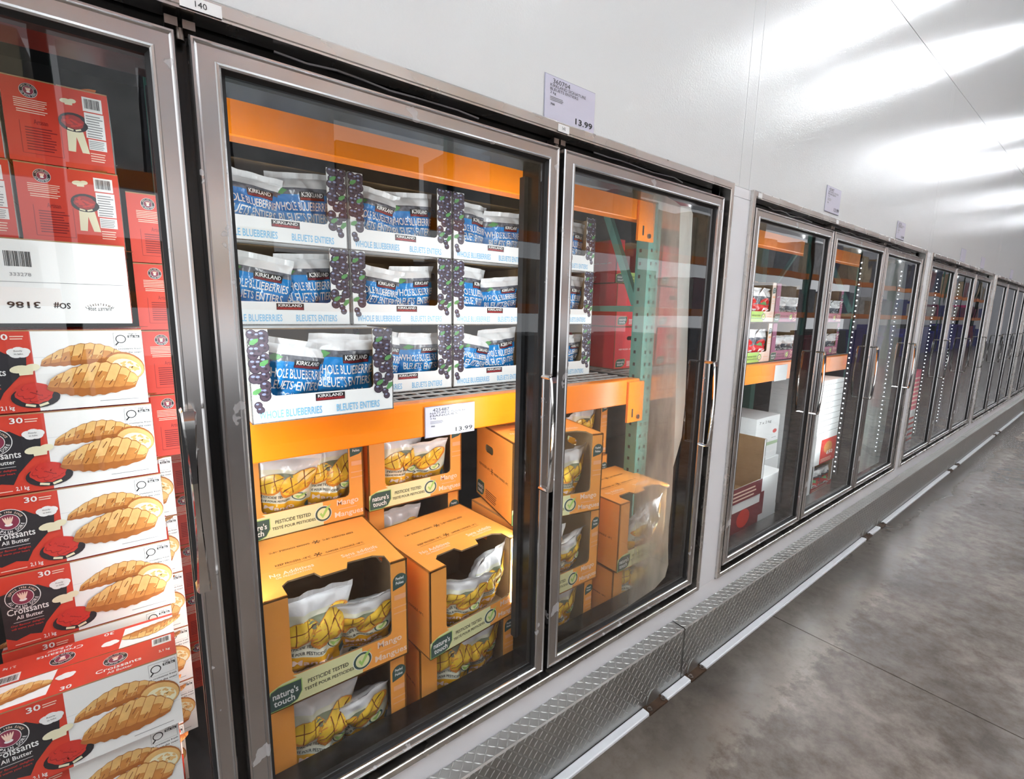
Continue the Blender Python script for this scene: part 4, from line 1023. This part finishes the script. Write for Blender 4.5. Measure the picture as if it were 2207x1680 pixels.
for r in range(2):
    z = deck+r*.222; nm = ('lower', 'upper')[r]; sc = (1.04, 1, .22/.263)
    place('strw', strawb, (2.565, .335, z), 'pale pink strawberry carton, %s one behind the fourth door' % nm, scale=sc)
    for n, dx in enumerate((-.07, .08)): place('rbag', red_bag, (2.565+dx, .40, z+.01), 'strawberry bag at the %s of the %s pale carton' % (('left', 'right')[n], nm), rz=.2*n, rx=.1, scale=(1, 1, .85))
    for c, x in enumerate((2.93, 3.27, 3.61)):
        place('chry', cherry, (x, .345, z), 'mauve cherry carton, %s row, %s from the strawberries' % (nm, ('first', 'second', 'third')[c]), scale=sc)
        for n, dx in enumerate((-.07, .08)): place('gbag', grey_bag, (x+dx, .41, z+.01), 'silvery cherry bag at the %s of the %s row carton %s from the strawberries' % (('left', 'right')[n], nm, ('first', 'second', 'third')[c]), rz=-.2*n+.1*c, rx=.1, scale=(1, 1, .8))
mb = MB(); mb.box(2.69, .276, 1.0, 2.842, .2785, 1.09, M_WBOARD); tag(mb.build('price_card'), 'blank white card on the orange beam of the second freezer', 'card')

def open_case(name, col, inside, wd_, h, d, label, loc, words=None, group=None, band=None):
    t = thing(name, label, 'carton', loc, group=group); mb = MB(); w = wd_/2; tk = .004
    prism(mb, [(0, 0), (d, 0), (d, h), (0, h)], [], (w, 0, 0), (0, 1, 0), (0, 0, 1), tk, col, inside, M_KEDGE)
    prism(mb, [(0, 0), (d, 0), (d, h), (0, h)], [], (-w, d, 0), (0, -1, 0), (0, 0, 1), tk, col, inside, M_KEDGE)
    prism(mb, [(0, 0), (wd_, 0), (wd_, h), (0, h)], [], (w, d, 0), (-1, 0, 0), (0, 0, 1), tk, col, inside, M_KEDGE)
    prism(mb, [(0, 0), (wd_, 0), (wd_, d), (0, d)], [], (-w, d, 0), (1, 0, 0), (0, -1, 0), tk, col, inside, M_KEDGE)
    mb.build('body', t)
    mb = MB(); lo = h*.28
    prism(mb, [(0, 0), (wd_, 0), (wd_, h), (wd_-.02, h), (wd_-.02, lo), (.02, lo), (.02, h), (0, h)], [], (-w, 0, 0), (1, 0, 0), (0, 0, 1), tk, col, inside, M_KEDGE)
    P = Pl(mb, (-w, 0, 0), (1, 0, 0), (0, 0, 1))
    P.rect(.0, .0, wd_, lo-.002, band or M_MAROON, 1)
    P.lines(.02, .012, wd_-.03, lo-.012, 3, M_PINK, 2)
    mb.build('front_panel', t); return t
def closed_case(name, wd_, h, d, label, loc, printer, col=M_WBOARD, group=None):
    t = thing(name, label, 'carton', loc, group=group); mb = MB(); mb.box(-wd_/2, 0, 0, wd_/2, d, h-.003, col)
    P = Pl(mb, (-wd_/2, 0, 0), (1, 0, 0), (0, 0, 1)); printer(P, wd_, h); mb.build('body', t)
    for s in (0, 1):
        mb = MB(); mb.box(-wd_/2, d*.5*s+.001, h-.003, wd_/2, d*.5*(s+1)-.001, h, col); mb.build('top_flap', t)
    return t
def p72(P, w, h):
    P.text('7 x 2 kg', w*.12, h*.84, w*.62, h*.92, M_INK, 1, bold=False); P.rect(0, h*.30, w, h*.38, mat('print_sage', '#a9c29a', .5), 1); P.ell(w*.82, h*.62, w*.09, h*.05, M_BOWLRED, 1); P.rect(w*.7, h*.46, w*.9, h*.47, M_GREY, 1)
gW = 'white cartons in the second freezer'
closed_case('white_carton', .30, .26, .30, 'tall white carton marked 7 x 2 kg with a green stripe', (2.87, .36, .50), p72, group=gW)
closed_case('white_carton', .32, .27, .32, 'white carton under the tall 7 x 2 kg carton', (2.88, .35, .226), lambda P, w, h: P.rect(0, h*.3, w, h*.36, M_LIME, 1), group=gW)
closed_case('white_carton', .30, .262, .30, 'low white carton with flat lid in front of the 7 x 2 kg carton', (2.62, .21, .226), lambda P, w, h: P.rect(w*.1, h*.2, w*.3, h*.7, M_MAROON, 1), group=gW)
closed_case('white_carton', .32, .24, .30, 'white carton at the floor beneath the open kraft carton', (2.19, .14, .226), lambda P, w, h: (P.rect(0, 0, w, h*.8, M_MAROON, 1), P.ell(w*.5, h*.6, w*.2, h*.2, M_BOWLRED, 2), P.rect(w*.1, h*.1, w*.9, h*.2, M_PINK, 2)), group=gW)
open_case('open_carton', M_WBOARD, M_KRAFT, .32, .285, .30, 'open carton with bare kraft inside and dark red band, left in the second freezer', (2.19, .135, .467))
def shelf_lines(P, w, h):
    for k in range(9): P.rect(0, h*(.04+.105*k), w, h*(.055+.105*k), M_GREY, 1)
    P.ell(w*.2, h*.85, w*.05, h*.03, M_MAROON, 2)
gT = 'slim stacked white trays'
for k in range(9):
    closed_case('flat_tray', .36, .038, .30, 'slim white tray, %s from the top of the tray stack behind the fifth door' % ['first', 'second', 'third', 'fourth', 'fifth', 'sixth', 'seventh', 'eighth', 'ninth'][k], (3.36, .20, .935-.0385*k), lambda P, w, h: P.rect(0, h*.25, w, h*.33, M_GREY, 1), group=gT)
def redbox(P, w, h):
    P.rect(w*.25, 0, w, h*.8, M_BOWLRED, 1); P.ell(w*.6, h*.5, w*.2, h*.2, M_GOLD2, 2); P.text('650', w*.55, h*.25, w*.85, h*.38, M_WHITE, 3); P.lines(w*.3, h*.05, w*.9, h*.18, 3, M_PINK, 2)
closed_case('berry_box', .34, .20, .28, 'white and red box under the slim tray stack', (3.36, .20, .4265), redbox)
open_case('open_carton', M_WBOARD, M_KRAFT, .34, .20, .28, 'open white and red carton at the floor behind the fifth door', (3.36, .20, .2258), band=M_BOWLRED)
for n, dx in enumerate((-.07, .08)): place('rbag', red_bag, (3.36+dx, .26, .235), 'red and white bag %s in the floor carton behind the fifth door' % ('on the left', 'on the right')[n], rz=.2*n, rx=.1, scale=(1, 1, .75))
# third freezer, first door: pink stack and bright packs
closed_case('pink_box', .30, .34, .28, 'bright pink box standing behind the first door of the third freezer', (5.15, .16, .585), lambda P, w, h: P.lines(w*.1, h*.1, w*.9, h*.9, 7, M_PINK, 1), col=mat('carton_pink', '#e0506a', .5))
closed_case('white_carton', .30, .357, .28, 'white carton under the bright pink box in the third freezer', (5.15, .16, .226), lambda P, w, h: P.lines(w*.1, h*.1, w*.9, h*.9, 6, M_BOWLRED, 1), group='white cartons in the third freezer')

# ------------------------------------------------------------ the facing aisle (seen only mirrored in glass and steel)
def stock_box():
    t = None
    return t
rnd = random.Random(21)
pal = ['#c7ae8a', '#d2bf9e', '#a8acb4', '#4d5370', '#d9d4cc', '#8f949c', '#e2e2e2', '#8c4a55', '#6c7078', '#b59875']
for i in range(12):
    xa = -3.9+i*3.4
    t = thing('pallet_rack', 'orange beamed stock rack across the aisle, bay %d' % (i+1), 'rack', (xa, -4.2, 0), group='stock racks across the aisle')
    for z in (1.33, 2.27, 3.5):
        mb = MB(); mb.box(0.06, 0, z, 3.34, .06, z+.14, M_ORANGE); mb.build('beam', t)
    for x in (-.05, 3.35):
        mb = MB(); mb.box(x, -.02, 0, x+.09, .07, 4.6, M_TEAL); mb.build('upright', t)
    for lv, (z0, zmax) in enumerate(((0, 1.15), (1.47, .62), (2.41, .9), (3.64, .8))):
        x = 0.08; k = 0
        while x < 3.0:
            w = rnd.uniform(.45, .95); h = zmax*rnd.uniform(.6, 1); x1 = min(x+w, 3.32)
            if lv == 0: cl = rnd.choice(['#2a35a0', '#3a2f8c', '#20232c', '#8c2440', '#2a2c34', '#4b4b9c'] if i > 4 else ['#2c2d32', '#33354a', '#3a3450', '#4b4b4e', '#53323c', '#25262a', '#27306e' if i > 5 else '#3b3b3d'])
            elif lv == 1 and i > 6: cl = rnd.choice(['#e0408a', '#d9d4cc', '#2f3a8c', '#7c2b50'])
            else: cl = rnd.choice(pal)
            mb = MB(); mb.box(xa+x, -5.0, z0+.002, xa+x1-.02, -4.16 if lv else -4.1, z0+h, mat('stock_'+cl[1:], cl, .5, var=.3, vscale=9))
            tag(mb.build('stock_box'), 'stock carton %d on level %d of bay %d across the aisle' % (k+1, lv+1, i+1), 'carton', 'stock cartons across the aisle'); x += w; k += 1
